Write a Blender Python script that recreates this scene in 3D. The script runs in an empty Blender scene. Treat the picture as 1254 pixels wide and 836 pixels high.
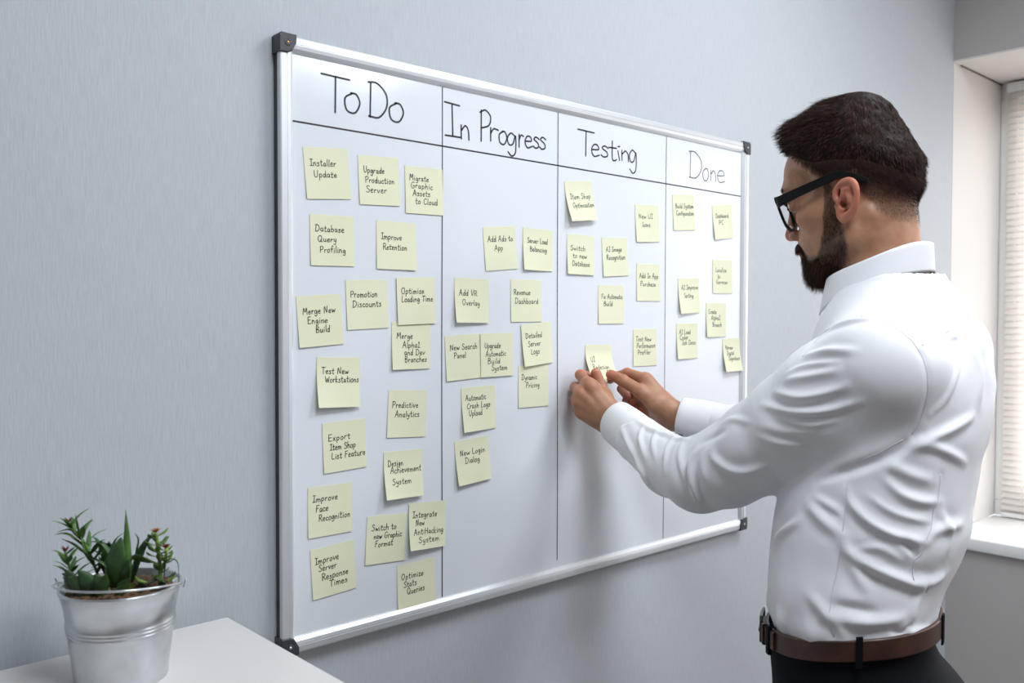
import bpy, bmesh, math, random
import numpy as np
from mathutils import Vector, Matrix

# ------------------------------------------------------------------ camera
S = bpy.context.scene
def make_camera():
    yaw, pitch, roll = 0.828711, -0.0273411, 0.00228
    f = Vector((math.cos(yaw)*math.cos(pitch), math.sin(yaw)*math.cos(pitch), math.sin(pitch)))
    r0 = Vector((math.sin(yaw), -math.cos(yaw), 0)); u0 = r0.cross(f)
    r = r0*math.cos(roll)+u0*math.sin(roll); u = -r0*math.sin(roll)+u0*math.cos(roll)
    cd = bpy.data.cameras.new('camera'); co = bpy.data.objects.new('camera', cd)
    S.collection.objects.link(co)
    M = Matrix((r, u, -f)).transposed().to_4x4(); M.translation = Vector((-0.630533, -1.199459, 1.4697075))
    co.matrix_world = M
    cd.sensor_width = 36; cd.lens = 1102.248/1254*36; cd.clip_start = .02
    cd.dof.use_dof = True; cd.dof.focus_distance = 1.45; cd.dof.aperture_fstop = 6.3
    S.camera = co
make_camera()

# ------------------------------------------------------------------ world, lights, exposure
W = bpy.data.worlds.new('daylight'); S.world = W; W.use_nodes = True
W.node_tree.nodes['Background'].inputs[0].default_value = (.86, .92, 1, 1)
W.node_tree.nodes['Background'].inputs[1].default_value = 2.0
S.view_settings.view_transform = 'Standard'; S.view_settings.look = 'None'
S.view_settings.exposure = 0.04; S.view_settings.gamma = 1; S.view_settings.use_curve_mapping = False
S.cycles.use_denoising = True
def area(name, loc, target, sx, sy, power, col):
    l = bpy.data.lights.new(name, 'AREA'); l.shape = 'RECTANGLE'; l.size = sx; l.size_y = sy
    l.energy = power; l.color = col
    o = bpy.data.objects.new(name, l); S.collection.objects.link(o)
    o.location = loc; d = Vector(target)-Vector(loc); o.rotation_euler = d.to_track_quat('-Z', 'Y').to_euler()
    return o
area('window_daylight', (3.75, -.95, 1.62), (2.0, -.95, 1.5), 2.4, 2.1, 88, (1, .97, .95))
area('unseen_ceiling_light', (1.15, -.95, 2.70), (1.15, -.95, 0), .58, .58, 17, (.92, .96, 1))
area('unseen_ceiling_light', (.0, -1.3, 2.70), (.0, -1.3, 0), .58, .58, 21, (.89, .95, 1))  # added fill lamp, unseen, to brighten the left wall and his arm
area('unseen_ceiling_light', (1.75, -2.45, 2.70), (1.75, -2.45, 0), .58, .58, 29, (.90, .95, 1))

# ------------------------------------------------------------------ helpers
def mat(name, col, rough=.6, metal=0, **k):
    m = bpy.data.materials.new(name); m.use_nodes = True
    b = m.node_tree.nodes['Principled BSDF']
    b.inputs['Base Color'].default_value = (*col, 1); b.inputs['Roughness'].default_value = rough
    b.inputs['Metallic'].default_value = metal
    for n, v in k.items(): b.inputs[n.replace('_', ' ')].default_value = v
    return m
def nd(m, t, **k):
    n = m.node_tree.nodes.new(t)
    for a, v in k.items(): setattr(n, a, v)
    return n
def lk(m, a, b): m.node_tree.links.new(a, b)
def bsdf(m): return m.node_tree.nodes['Principled BSDF']
def noise_bump(m, scale=(1, 1, 1), ns=60, dist=.001, strength=1, detail=4, coord='Object', rough=.5):
    tc = nd(m, 'ShaderNodeTexCoord'); mp = nd(m, 'ShaderNodeMapping'); mp.inputs['Scale'].default_value = scale
    n = nd(m, 'ShaderNodeTexNoise'); n.inputs['Scale'].default_value = ns; n.inputs['Detail'].default_value = detail
    n.inputs['Roughness'].default_value = rough
    b = nd(m, 'ShaderNodeBump'); b.inputs['Distance'].default_value = dist; b.inputs['Strength'].default_value = strength
    lk(m, tc.outputs[coord], mp.inputs[0]); lk(m, mp.outputs[0], n.inputs[0]); lk(m, n.outputs[0], b.inputs['Height'])
    lk(m, b.outputs[0], bsdf(m).inputs['Normal'])
    return n, b
def noise_color(m, c1, c2, ns=20, detail=4, lo=.35, hi=.65, scale=(1, 1, 1)):
    tc = nd(m, 'ShaderNodeTexCoord'); mp = nd(m, 'ShaderNodeMapping'); mp.inputs['Scale'].default_value = scale
    n = nd(m, 'ShaderNodeTexNoise'); n.inputs['Scale'].default_value = ns; n.inputs['Detail'].default_value = detail
    r = nd(m, 'ShaderNodeValToRGB'); r.color_ramp.elements[0].position = lo; r.color_ramp.elements[1].position = hi
    r.color_ramp.elements[0].color = (*c1, 1); r.color_ramp.elements[1].color = (*c2, 1)
    lk(m, tc.outputs['Object'], mp.inputs[0]); lk(m, mp.outputs[0], n.inputs[0]); lk(m, n.outputs[0], r.inputs[0])
    lk(m, r.outputs[0], bsdf(m).inputs['Base Color'])
    return r
def mesh_obj(name, V, F, m, parent=None, smooth=False, loc=None):
    me = bpy.data.meshes.new(name)
    V = np.asarray(V, dtype=np.float32)
    if isinstance(F, np.ndarray):
        n = len(F); k = F.shape[1]
        me.vertices.add(len(V)); me.vertices.foreach_set('co', V.ravel())
        me.loops.add(n*k); me.loops.foreach_set('vertex_index', F.ravel().astype(np.int32))
        me.polygons.add(n); me.polygons.foreach_set('loop_start', np.arange(0, n*k, k, dtype=np.int32))
        me.update(calc_edges=True); me.validate()
    else:
        me.from_pydata([tuple(map(float, v)) for v in V], [], F); me.update()
    if m is not None: me.materials.append(m)
    if smooth: me.polygons.foreach_set('use_smooth', [True]*len(me.polygons))
    o = bpy.data.objects.new(name, me); S.collection.objects.link(o)
    if parent is not None: o.parent = parent
    if loc is not None: o.location = loc
    return o
def bm_obj(name, bm, m, parent=None, smooth=False, loc=None):
    me = bpy.data.meshes.new(name); bm.normal_update(); bm.to_mesh(me); bm.free()
    if m is not None: me.materials.append(m)
    if smooth: me.polygons.foreach_set('use_smooth', [True]*len(me.polygons))
    o = bpy.data.objects.new(name, me); S.collection.objects.link(o)
    if parent is not None: o.parent = parent
    if loc is not None: o.location = loc
    return o
def box_bm(a, b, bev=0, seg=2, bm=None):
    bm = bm or bmesh.new()
    a = Vector(a); b = Vector(b)
    r = bmesh.ops.create_cube(bm, size=1)
    for v in r['verts']:
        v.co = Vector([(a[i]+b[i])/2+v.co[i]*abs(b[i]-a[i]) for i in range(3)])
    if bev:
        es = list({e for v in r['verts'] for e in v.link_edges})
        bmesh.ops.bevel(bm, geom=es, offset=bev, segments=seg, affect='EDGES', profile=.5)
    return bm
def box(name, a, b, m, parent=None, bev=0, seg=2, smooth=False):
    return bm_obj(name, box_bm(a, b, bev, seg), m, parent, smooth)
def empty(name, loc=(0, 0, 0), label=None, cat=None, group=None):
    o = bpy.data.objects.new(name, None); S.collection.objects.link(o); o.location = loc; o.empty_display_size = .05
    if label: tag(o, label, cat, group)
    return o
def tag(o, label=None, cat=None, group=None, kind=None):
    if label: o['label'] = label
    if cat: o['category'] = cat
    if group: o['group'] = group
    if kind: o['kind'] = kind
    return o
def struct(o): o['kind'] = 'structure'; return o
def lathe(prof, n=48, closed=False):
    V = []; F = []
    for r, z in prof:
        for i in range(n):
            a = 2*math.pi*i/n; V.append((r*math.cos(a), r*math.sin(a), z))
    for j in range(len(prof)-1):
        for i in range(n):
            F.append((j*n+i, j*n+(i+1) % n, (j+1)*n+(i+1) % n, (j+1)*n+i))
    return V, F
def catmull(P, n=6):
    P = [np.asarray(p, float) for p in P]
    if len(P) < 3: return [P[0]+(P[1]-P[0])*t/n for t in range(n+1)]
    Q = [2*P[0]-P[1]]+P+[2*P[-1]-P[-2]]; out = []
    for i in range(1, len(Q)-2):
        a, b, c, d = Q[i-1:i+3]
        for k in range(n):
            t = k/n
            out.append(.5*((2*b)+(c-a)*t+(2*a-5*b+4*c-d)*t*t+(3*b-a-3*c+d)*t**3))
    out.append(P[-1]); return out
def tube(P, R, n=8, caps=True):
    P = [Vector(p) for p in P]
    if not hasattr(R, '__len__'): R = [R]*len(P)
    V = []; F = []; up = None
    for i, p in enumerate(P):
        t = (P[min(i+1, len(P)-1)]-P[max(i-1, 0)]).normalized()
        if up is None:
            up = t.orthogonal().normalized()
        up = (up-t*up.dot(t)).normalized(); s = t.cross(up)
        for k in range(n):
            a = 2*math.pi*k/n; V.append(p+(up*math.cos(a)+s*math.sin(a))*R[i])
    for i in range(len(P)-1):
        for k in range(n): F.append((i*n+k, i*n+(k+1) % n, (i+1)*n+(k+1) % n, (i+1)*n+k))
    if caps:
        F.append(tuple(range(n-1, -1, -1))); F.append(tuple((len(P)-1)*n+k for k in range(n)))
    return V, F
def join_vf(L):
    V = []; F = []
    for v, f in L:
        o = len(V); V += [tuple(x) for x in v]; F += [tuple(i+o for i in q) for q in f]
    return V, F
def sweep(path, prof, closed=True):
    """path: list of (origin, inward dir, out dir); prof: list of (w, h)"""
    V = []; F = []; m = len(prof)
    for o, a, b in path:
        for w, h in prof: V.append(Vector(o)+Vector(a)*w+Vector(b)*h)
    for i in range(len(path)-1):
        for k in range(m-1): F.append((i*m+k, i*m+k+1, (i+1)*m+k+1, (i+1)*m+k))
    return V, F

# hand-drawn stroke letters: advance | strokes ; baseline 0, x height .5, cap height 1
GLYPH = {
'A':".72|0,0 .16,.45 .32,.98 .36,.98 .5,.45 .62,0;.12,.4 .54,.38",
'B':".62|.06,.98 .08,0;.04,.96 .4,.9 .45,.7 .1,.52 .5,.42 .52,.12 .3,0 .06,.02",
'C':".64|.56,.85 .4,.98 .16,.82 .06,.4 .2,.06 .42,0 .58,.14",
'D':".72|.1,.95 .08,0;.02,.96 .3,.97 .58,.72 .6,.35 .36,.03 .04,.02",
'E':".58|.08,.95 .06,.5 .08,.02;.06,.97 .5,.98;.07,.52 .42,.55;.06,.02 .52,.03",
'F':".56|.1,.96 .08,0;.06,.97 .54,1;.08,.55 .4,.58",
'G':".68|.56,.88 .36,.98 .1,.75 .06,.3 .24,.02 .52,.1 .54,.4;.34,.42 .66,.42",
'H':".68|.08,.98 .1,0;.54,.98 .56,0;.09,.5 .56,.52",
'I':".44|.22,.95 .24,.03;.02,.98 .42,.95;.04,.02 .44,.03",
'J':".54|.36,.95 .38,.3 .26,0 .06,.12;.16,.97 .56,.95",
'L':".54|.1,1 .08,.4 .1,.02 .48,.04",
'M':".8|.06,0 .12,.96 .36,.35 .6,.98 .7,0",
'N':".72|.08,0 .12,.96 .5,.05 .56,1",
'O':".74|.36,.98 .12,.8 .06,.4 .24,.02 .5,.1 .62,.5 .54,.88 .32,.98",
'P':".62|.1,.97 .1,0;.04,.9 .3,1 .54,.82 .46,.54 .12,.42",
'Q':".74|.36,.98 .12,.8 .06,.4 .24,.02 .5,.1 .62,.5 .54,.88 .32,.98;.42,.25 .68,-.06",
'R':".66|.1,.97 .1,0;.04,.92 .3,1 .52,.8 .4,.55 .12,.48;.26,.5 .6,0",
'S':".58|.5,.86 .3,.99 .1,.82 .22,.58 .46,.4 .44,.1 .22,0 .02,.12",
'T':".66|.34,.97 .33,0;.02,.98 .66,.96",
'U':".66|.06,.98 .08,.3 .26,0 .48,.14 .54,.6 .55,.98",
'V':".62|.04,.98 .28,.02 .56,.98",
'W':".84|.04,.96 .2,.02 .4,.7 .58,.02 .78,.98",
'a':".5|.38,.44 .2,.52 .05,.3 .1,.05 .26,.04 .4,.4 .38,.1 .48,0",
'b':".5|.08,1 .07,.05;.08,.3 .28,.5 .42,.3 .34,.04 .08,.04",
'c':".44|.38,.42 .22,.52 .06,.3 .12,.04 .3,0 .4,.1",
'd':".52|.36,.38 .18,.5 .05,.26 .12,.02 .28,.05 .4,.4;.4,1 .4,.1 .46,0",
'e':".46|.07,.27 .36,.32 .3,.5 .14,.48 .05,.24 .16,0 .4,.08",
'f':".4|.42,.88 .3,1 .18,.85 .16,0;.02,.52 .36,.54",
'g':".5|.38,.42 .2,.52 .05,.3 .12,.06 .28,.1 .4,.44 .4,-.2 .24,-.38 .08,-.24",
'h':".52|.08,1 .07,0;.08,.3 .26,.5 .4,.36 .42,0",
'i':".24|.1,.48 .12,0;.1,.7 .12,.73",
'k':".48|.08,1 .07,0;.36,.5 .1,.24 .42,0",
'l':".22|.1,1 .1,.1 .16,0",
'm':".74|.07,.5 .07,0;.07,.32 .2,.5 .32,.34 .33,0;.33,.32 .48,.5 .6,.34 .64,0",
'n':".52|.07,.5 .08,0;.08,.3 .26,.5 .4,.34 .43,0",
'o':".5|.24,.5 .06,.34 .1,.04 .3,0 .42,.26 .34,.48 .2,.5",
'p':".52|.07,.5 .08,-.38;.07,.36 .28,.52 .44,.3 .32,.04 .08,.08",
'q':".5|.38,.42 .2,.52 .05,.3 .12,.06 .28,.1 .4,.44 .4,-.38",
'r':".42|.08,.5 .08,0;.08,.28 .2,.48 .38,.46",
's':".44|.36,.44 .2,.52 .09,.4 .3,.24 .32,.06 .16,-.01 .04,.07",
't':".42|.18,.86 .18,.1 .28,0 .38,.06;.02,.55 .38,.57",
'u':".52|.06,.5 .08,.12 .22,0 .38,.14 .41,.5 .42,.1 .5,0",
'v':".46|.04,.5 .2,.02 .4,.5",
'w':".64|.04,.5 .16,.02 .31,.4 .44,.02 .6,.5",
'x':".48|.06,.5 .42,0;.4,.52 .04,0",
'y':".48|.06,.5 .1,.2 .24,.12 .38,.3;.4,.5 .36,-.1 .2,-.38 .04,-.26",
'z':".46|.06,.48 .38,.5 .06,.02 .42,.03",
'1':".36|.06,.78 .2,.98 .2,.02;.02,.02 .38,.02",
'2':".54|.06,.78 .26,.98 .44,.76 .06,.03 .5,.04",
' ':".36|",
}
HEADS={
'To Do':[('T', 0.0713, 0.1205, 1.7769, 0.055), ('o', 0.1118, 0.1387, 1.7815, 0.0582), ('D', 0.154, 0.1897, 1.7796, 0.0555), ('o', 0.1934, 0.2206, 1.7799, 0.0574)],
'In Progress':[('I', 0.3041, 0.338, 1.7707, 0.0572), ('n', 0.3399, 0.3571, 1.7704, 0.046), ('P', 0.3816, 0.4062, 1.7723, 0.0545), ('r', 0.4062, 0.4237, 1.7756, 0.0455), ('o', 0.4257, 0.444, 1.7739, 0.0444), ('g', 0.4453, 0.4661, 1.7725, 0.0444), ('r', 0.4739, 0.4845, 1.7736, 0.0449), ('e', 0.4885, 0.5059, 1.7753, 0.0406), ('s', 0.5086, 0.5236, 1.7773, 0.0378), ('s', 0.5249, 0.5407, 1.7775, 0.0411)],
'Testing':[('T', 0.6266, 0.6725, 1.779, 0.0492), ('e', 0.6654, 0.6878, 1.7816, 0.0449), ('s', 0.6927, 0.7137, 1.7839, 0.0408), ('t', 0.7157, 0.7386, 1.7799, 0.0441), ('i', 0.7426, 0.7481, 1.7821, 0.0382), ('n', 0.7547, 0.7752, 1.7831, 0.0398), ('g', 0.7778, 0.7996, 1.7809, 0.0515)],
'Done':[('D', 0.9765, 1.0231, 1.7728, 0.0588), ('o', 1.0275, 1.0492, 1.7725, 0.0526), ('n', 1.0573, 1.0763, 1.7743, 0.0458), ('e', 1.0828, 1.1118, 1.7737, 0.0522)],
}
NOTES=[
('Installer Update',0.04,1.7185,0.0839,0.001,0.001,[('Installer', 0.12, 0.72, 0.36), ('Update', 0.19, 0.72, 0.58)]),
('Upgrade Production Server',0.1343,1.7186,0.0463,0.001,0.001,[('Upgrade', 0.12, 0.64, 0.35), ('Production', 0.15, 0.88, 0.55), ('Server', 0.16, 0.68, 0.75)]),
('Migrate Graphic Assets to Cloud',0.2231,1.7123,0.0208,0.001,0.001,[('Migrate', 0.11, 0.63, 0.3), ('Graphic', 0.14, 0.74, 0.46), ('Assets', 0.19, 0.66, 0.62), ('to Cloud', 0.25, 0.86, 0.79)]),
('Database Query Profiling',0.0509,1.6213,0.0183,0.001,0.001,[('Database', 0.11, 0.78, 0.33), ('Query', 0.16, 0.6, 0.53), ('Profiling', 0.2, 0.8, 0.74)]),
('Improve Retention',0.1686,1.6206,0.0013,0.0012,0.0021,[('Improve', 0.11, 0.64, 0.38), ('Retention', 0.15, 0.77, 0.59)]),
('Merge New Engine Build',0.0278,1.4992,0.0628,0.002,0.001,[('Merge New', 0.12, 0.86, 0.36), ('Engine', 0.21, 0.67, 0.55), ('Build', 0.38, 0.71, 0.73)]),
('Promotion Discounts',0.1119,1.5251,0.0395,0.001,0.001,[('Promotion', 0.1, 0.76, 0.35), ('Discounts', 0.14, 0.85, 0.55)]),
('Optimize Loading Time',0.2055,1.5321,0.0363,0.001,0.001,[('Optimize', 0.11, 0.72, 0.35), ('Loading Time', 0.11, 0.95, 0.52)]),
('Merge Alpha 1 and Dev Branches',0.1974,1.461,-0.0089,0.0034,0.001,[('Merge', 0.12, 0.55, 0.35), ('Alpha1', 0.27, 0.73, 0.54), ('and Dev', 0.31, 0.87, 0.7), ('Branches', 0.32, 0.92, 0.85)]),
('Test New Workstations',0.0621,1.4092,-0.0392,0.0107,0.0049,[('Test New', 0.1, 0.74, 0.33), ('Workstations', 0.18, 0.98, 0.5)]),
('Predictive Analytics',0.1914,1.3529,-0.0569,0.001,0.001,[('Predictive', 0.1, 0.79, 0.37), ('Analytics', 0.18, 0.83, 0.57)]),
('Export Item Shop List Feature',0.0706,1.3088,0.0351,0.0012,0.001,[('Export', 0.12, 0.64, 0.37), ('Item Shop', 0.15, 0.76, 0.56), ('List Feature', 0.18, 0.98, 0.74)]),
('Design Achievement System',0.1817,1.2546,-0.0236,0.0115,0.0059,[('Design', 0.1, 0.5, 0.31), ('Achievement', 0.16, 0.97, 0.46), ('System', 0.19, 0.7, 0.7)]),
('Improve Face Recognition',0.0463,1.2148,-0.0044,0.001,0.001,[('Improve', 0.1, 0.68, 0.3), ('Face', 0.17, 0.46, 0.5), ('Recognition', 0.23, 0.96, 0.69)]),
('Improve Server Response Times',0.0495,1.1207,0.0546,0.001,0.001,[('Improve', 0.09, 0.64, 0.31), ('Server', 0.16, 0.58, 0.47), ('Response', 0.22, 0.84, 0.66), ('Times', 0.38, 0.81, 0.82)]),
('Switch to new Graphic Format',0.1507,1.1563,-0.0664,0.001,0.001,[('Switch to', 0.12, 0.75, 0.31), ('new Graphic', 0.18, 0.9, 0.48), ('Format', 0.22, 0.68, 0.65)]),
('Integrate New AntiHacking System',0.2304,1.166,-0.0616,0.0103,0.0034,[('Integrate', 0.1, 0.77, 0.32), ('New', 0.18, 0.42, 0.49), ('AntiHacking', 0.12, 0.95, 0.68), ('System', 0.24, 0.84, 0.86)]),
('Optimize Stats Queries',0.2069,1.0686,0.016,0.0016,0.001,[('Optimize', 0.1, 0.7, 0.34), ('Stats', 0.16, 0.51, 0.51), ('Queries', 0.24, 0.72, 0.67)]),
('Add Ads to App',0.3879,1.6249,0.091,0.001,0.001,[('Add Ads to', 0.12, 0.91, 0.34), ('App', 0.31, 0.58, 0.55)]),
('Server Load Balancing',0.4834,1.6309,-0.0116,0.0051,0.001,[('Server Load', 0.14, 0.83, 0.35), ('Balancing', 0.22, 0.8, 0.55)]),
('Add VR Overlay',0.3252,1.5359,-0.0132,0.0071,0.0029,[('Add VR', 0.13, 0.67, 0.39), ('Overlay', 0.21, 0.74, 0.61)]),
('Revenue Dashboard',0.4537,1.5366,0.0088,0.001,0.001,[('Revenue', 0.09, 0.64, 0.36), ('Dashboard', 0.13, 0.9, 0.57)]),
('New Search Panel',0.3045,1.4372,0.0438,0.0017,0.001,[('New Search', 0.13, 0.93, 0.33), ('Panel', 0.23, 0.59, 0.51)]),
('Upgrade Automatic Build System',0.3819,1.4406,0.0109,0.001,0.001,[('Upgrade', 0.12, 0.62, 0.34), ('Automatic', 0.15, 0.78, 0.53), ('Build', 0.21, 0.6, 0.7), ('System', 0.32, 0.82, 0.86)]),
('Detailed Server Logs',0.4779,1.4554,0.0734,0.0051,0.0011,[('Detailed', 0.12, 0.68, 0.34), ('Server', 0.18, 0.62, 0.54), ('Logs', 0.26, 0.56, 0.73)]),
('Dynamic Pricing',0.4732,1.3814,-0.0031,0.001,0.001,[('Dynamic', 0.1, 0.62, 0.34), ('Pricing', 0.24, 0.7, 0.53)]),
('Automatic Crash Logs Upload',0.3402,1.3482,0.0245,0.0064,0.001,[('Automatic', 0.11, 0.73, 0.3), ('Crash Logs', 0.14, 0.85, 0.48), ('Upload', 0.19, 0.6, 0.65)]),
('New Login Dialog',0.3254,1.2577,0.0621,0.007,0.0038,[('New Login', 0.13, 0.88, 0.35), ('Dialog', 0.26, 0.7, 0.54)]),
('Item Shop Optimization',0.5896,1.724,0.1155,0.013,0.0087,[('Item Shop', 0.14, 0.9, 0.44), ('Optimization', 0.18, 0.98, 0.66)]),
('Switch to new Database',0.5975,1.6272,-0.0088,0.0037,0.0022,[('Switch', 0.12, 0.68, 0.4), ('to new', 0.2, 0.73, 0.59), ('Database', 0.17, 0.83, 0.79)]),
('AI Image Recognition',0.6952,1.6251,0.0599,0.002,0.0012,[('AI Image', 0.14, 0.78, 0.36), ('Recognition', 0.15, 0.9, 0.57)]),
('New UI Icons',0.7957,1.6989,0.0516,0.0024,0.001,[('New UI', 0.13, 0.74, 0.37), ('Icons', 0.27, 0.62, 0.59)]),
('Add In App Purchase',0.8023,1.5791,0.0047,0.001,0.001,[('Add In App', 0.11, 0.93, 0.38), ('Purchase', 0.15, 0.82, 0.6)]),
('Fix Automatic Build',0.6858,1.5325,0.0019,0.0014,0.001,[('Fix Automatic', 0.12, 0.96, 0.35), ('Build', 0.21, 0.56, 0.54)]),
('Test New Performance Profiler',0.7927,1.4452,0.0007,0.001,0.001,[('Test New', 0.1, 0.77, 0.33), ('Performance', 0.14, 0.94, 0.51), ('Profiler', 0.18, 0.74, 0.69)]),
('Build System Configuration',0.9182,1.7304,0.0736,0.001,0.001,[('Build System', 0.12, 0.97, 0.38), ('Configuration', 0.14, 0.97, 0.58)]),
('Dashboard PC',1.0627,1.7197,0.1044,0.0043,0.001,[('Dashboard', 0.14, 0.8, 0.38), ('PC', 0.28, 0.54, 0.58)]),
('Localize to German',1.0669,1.5994,0.012,0.001,0.001,[('Localize', 0.14, 0.7, 0.36), ('to', 0.24, 0.38, 0.55), ('German', 0.17, 0.76, 0.72)]),
('AI Improve Sorting',0.9402,1.553,0.0365,0.0075,0.001,[('AI Improve', 0.14, 0.94, 0.32), ('Sorting', 0.24, 0.7, 0.55)]),
('Create Alpha 2 Branch',1.0437,1.502,-0.0045,0.0038,0.001,[('Create', 0.11, 0.52, 0.32), ('Alpha2', 0.24, 0.72, 0.5), ('Branch', 0.3, 0.78, 0.7)]),
('AI Lead Coder Job Desc',0.9365,1.4558,0.0029,0.0047,0.001,[('AI Lead', 0.12, 0.66, 0.3), ('Coder', 0.14, 0.55, 0.45), ('Job Desc', 0.22, 0.9, 0.6)]),
('Renew Digital Signature',1.1081,1.421,0.0078,0.011,0.0057,[('Renew', 0.12, 0.52, 0.33), ('Digital', 0.18, 0.56, 0.5), ('Signature', 0.24, 0.86, 0.66)]),
]
TOP_NOTES = ('Optimize Loading Time','Detailed Server Logs','Integrate New AntiHacking System','Upgrade Automatic Build System')

def thin_glass(name, g):
    m = mat(name, (1, 1, 1), 0); t = nd(m, 'ShaderNodeBsdfTransparent'); gl_ = nd(m, 'ShaderNodeBsdfGlossy'); gl_.inputs['Roughness'].default_value = .02
    x = nd(m, 'ShaderNodeMixShader'); x.inputs[0].default_value = g
    lk(m, t.outputs[0], x.inputs[1]); lk(m, gl_.outputs[0], x.inputs[2]); lk(m, x.outputs[0], m.node_tree.nodes['Material Output'].inputs[0]); return m
# ------------------------------------------------------------------ the room
XC = 2.4055; XL = -2.3; YF = -3.7; HC = 2.75; RY = -1.62; ZS = .765; ZT = 2.302; XR = 2.83
M_wall = mat('silver_blue_wallpaper', (.50, .535, .575), .62)
n_, b_ = noise_bump(M_wall, (1, 1, .2), 420, .0005, .5, 3)
tcw = nd(M_wall, 'ShaderNodeTexCoord'); mpw = nd(M_wall, 'ShaderNodeMapping'); mpw.inputs['Scale'].default_value = (1, 1, .05)
nw = nd(M_wall, 'ShaderNodeTexNoise'); nw.inputs['Scale'].default_value = 620; nw.inputs['Detail'].default_value = 2
rw = nd(M_wall, 'ShaderNodeValToRGB'); rw.color_ramp.elements[0].color = (.485, .52, .565, 1); rw.color_ramp.elements[1].color = (.535, .57, .615, 1)
rw.color_ramp.elements[0].position = .35; rw.color_ramp.elements[1].position = .65
lk(M_wall, tcw.outputs['Object'], mpw.inputs[0]); lk(M_wall, mpw.outputs[0], nw.inputs[0]); lk(M_wall, nw.outputs[0], rw.inputs[0])
lk(M_wall, rw.outputs[0], bsdf(M_wall).inputs['Base Color'])
M_wall2 = mat('grey_painted_wall', (.46, .435, .425), .7); noise_bump(M_wall2, (1, 1, 1), 180, .0004, .5)
M_white = mat('white_paint', (.74, .71, .69), .5); noise_bump(M_white, (1, 1, 1), 60, .0004, .4)
M_ceil = mat('ceiling_paint', (.8, .8, .8), .8)
M_floor = mat('laminate_floor', (.12, .10, .09), .4); noise_color(M_floor, (.10, .08, .07), (.17, .14, .12), 6, 6, scale=(1, 8, 1))
M_pvc = mat('white_window_plastic', (.86, .86, .85), .3)

struct(box('floor', (XL, YF, -.08), (3.3, .12, 0), M_floor))
struct(box('ceiling', (XL, YF, HC), (3.3, .12, HC+.08), M_ceil))
struct(box('wall_back', (XL, 0, 0), (XC, .12, HC), M_wall))
struct(box('wall_left', (XL-.1, YF, 0), (XL, .12, HC), M_wall2))
struct(box('wall_front', (XL, YF-.1, 0), (XC, YF, HC), M_wall2))
bm = bmesh.new()
box_bm((XC, RY, ZT), (XR+.12, .12, HC), bm=bm); box_bm((XC, RY, 0), (XR+.12, .12, .727), bm=bm)
box_bm((XC, YF, 0), (XR+.12, RY, HC), bm=bm)
struct(bm_obj('wall_right', bm, M_wall2))
# plastered window reveal: side, far side and soffit
struct(box('trim_1', (XC, -.001, ZS), (XR+.12, .12, ZT), M_white))
struct(box('trim_2', (XC+.001, RY-.001, ZS), (XR+.12, RY+.006, ZT), M_white))
struct(box('trim_3', (XC+.001, RY, ZT-.006), (XR+.12, .0, ZT+.001), M_white))
M_brown_strip = mat('brown_strip', (.16, .11, .09), .7)
struct(box('trim_4', (XC+.05, -.006, ZT-.0095), (XR, -.0012, ZT-.0062), M_brown_strip))  # thin brown strip along the top corner of the reveal
sill = struct(box('window_sill', (XC-.02, RY, .726), (XR-.012, .0, ZS), M_pvc, None, .004, 2, True)); sill.name = 'trim_5'
bb = struct(box('baseboard_back', (XL, -.014, 0), (XC, 0, .08), M_pvc, None, .003))
struct(box('baseboard_right', (XC-.014, YF, 0), (XC, -.014, .08), M_pvc, None, .003))

# window: frame, sash, glass; slatted blind hangs in front of it
win = struct(empty('window_1', (XR, -.8, ZS)))
def wloc(o): o.location = (-XR, .8, -ZS); return o
def frame_bm(x0, x1, y0, y1, z0, z1, w):
    bm = bmesh.new()
    box_bm((x0, y0, z0), (x1, y1, z0+w), .003, 1, bm); box_bm((x0, y0, z1-w), (x1, y1, z1), .003, 1, bm)
    box_bm((x0, y0, z0+w), (x1, y0+w, z1-w), .003, 1, bm); box_bm((x0, y1-w, z0+w), (x1, y1, z1-w), .003, 1, bm)
    return bm
wloc(bm_obj('window_frame', frame_bm(XR-.012, XR+.06, RY, -.0012, ZS, ZT-.006, .055), M_pvc, win))
wloc(bm_obj('sash', frame_bm(XR+.004, XR+.07, -.80, -.056, ZS+.055, ZT-.061, .05), M_pvc, win))
wloc(bm_obj('sash', frame_bm(XR+.004, XR+.07, RY+.055, -.80, ZS+.055, ZT-.061, .05), M_pvc, win))
M_glass = thin_glass('clear_glass', .06)
for y0, y1 in ((-.751, -.105), (RY+.104, -.849)):
    wloc(box('pane', (XR+.03, y0, ZS+.104), (XR+.036, y1, ZT-.11), M_glass, win))

blind = empty('venetian_blind', (XR-.03, -.8, ZT-.02), 'white venetian blind with closed slats hanging in the window at the right edge', 'blind')
def bloc(o): o.location = (-(XR-.03), .8, -(ZT-.02)); return o
M_slat = mat('white_slat', (.86, .83, .80), .35, Transmission_Weight=0.0)
sl = bsdf(M_slat)
tr = nd(M_slat, 'ShaderNodeBsdfTranslucent'); tr.inputs[0].default_value = (.9, .84, .78, 1)
mx = nd(M_slat, 'ShaderNodeMixShader'); mx.inputs[0].default_value = .35
out = M_slat.node_tree.nodes['Material Output']
lk(M_slat, sl.outputs[0], mx.inputs[1]); lk(M_slat, tr.outputs[0], mx.inputs[2]); lk(M_slat, mx.outputs[0], out.inputs[0])
bloc(box('head_rail', (XR-.048, RY+.03, ZT-.045), (XR-.018, -.03, ZT-.012), M_pvc, blind, .003))
V = []; F = []
for i in range(7):          # one slat: gently crowned strip
    t = i/6-.5; ang = math.radians(52)
    dx = t*.025; h = .0022*(1-4*t*t)
    x = dx*math.cos(ang)-h*math.sin(ang); z = dx*math.sin(ang)+h*math.cos(ang)
    V += [(x, RY+.035, z), (x, -.034, z)]
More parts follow.
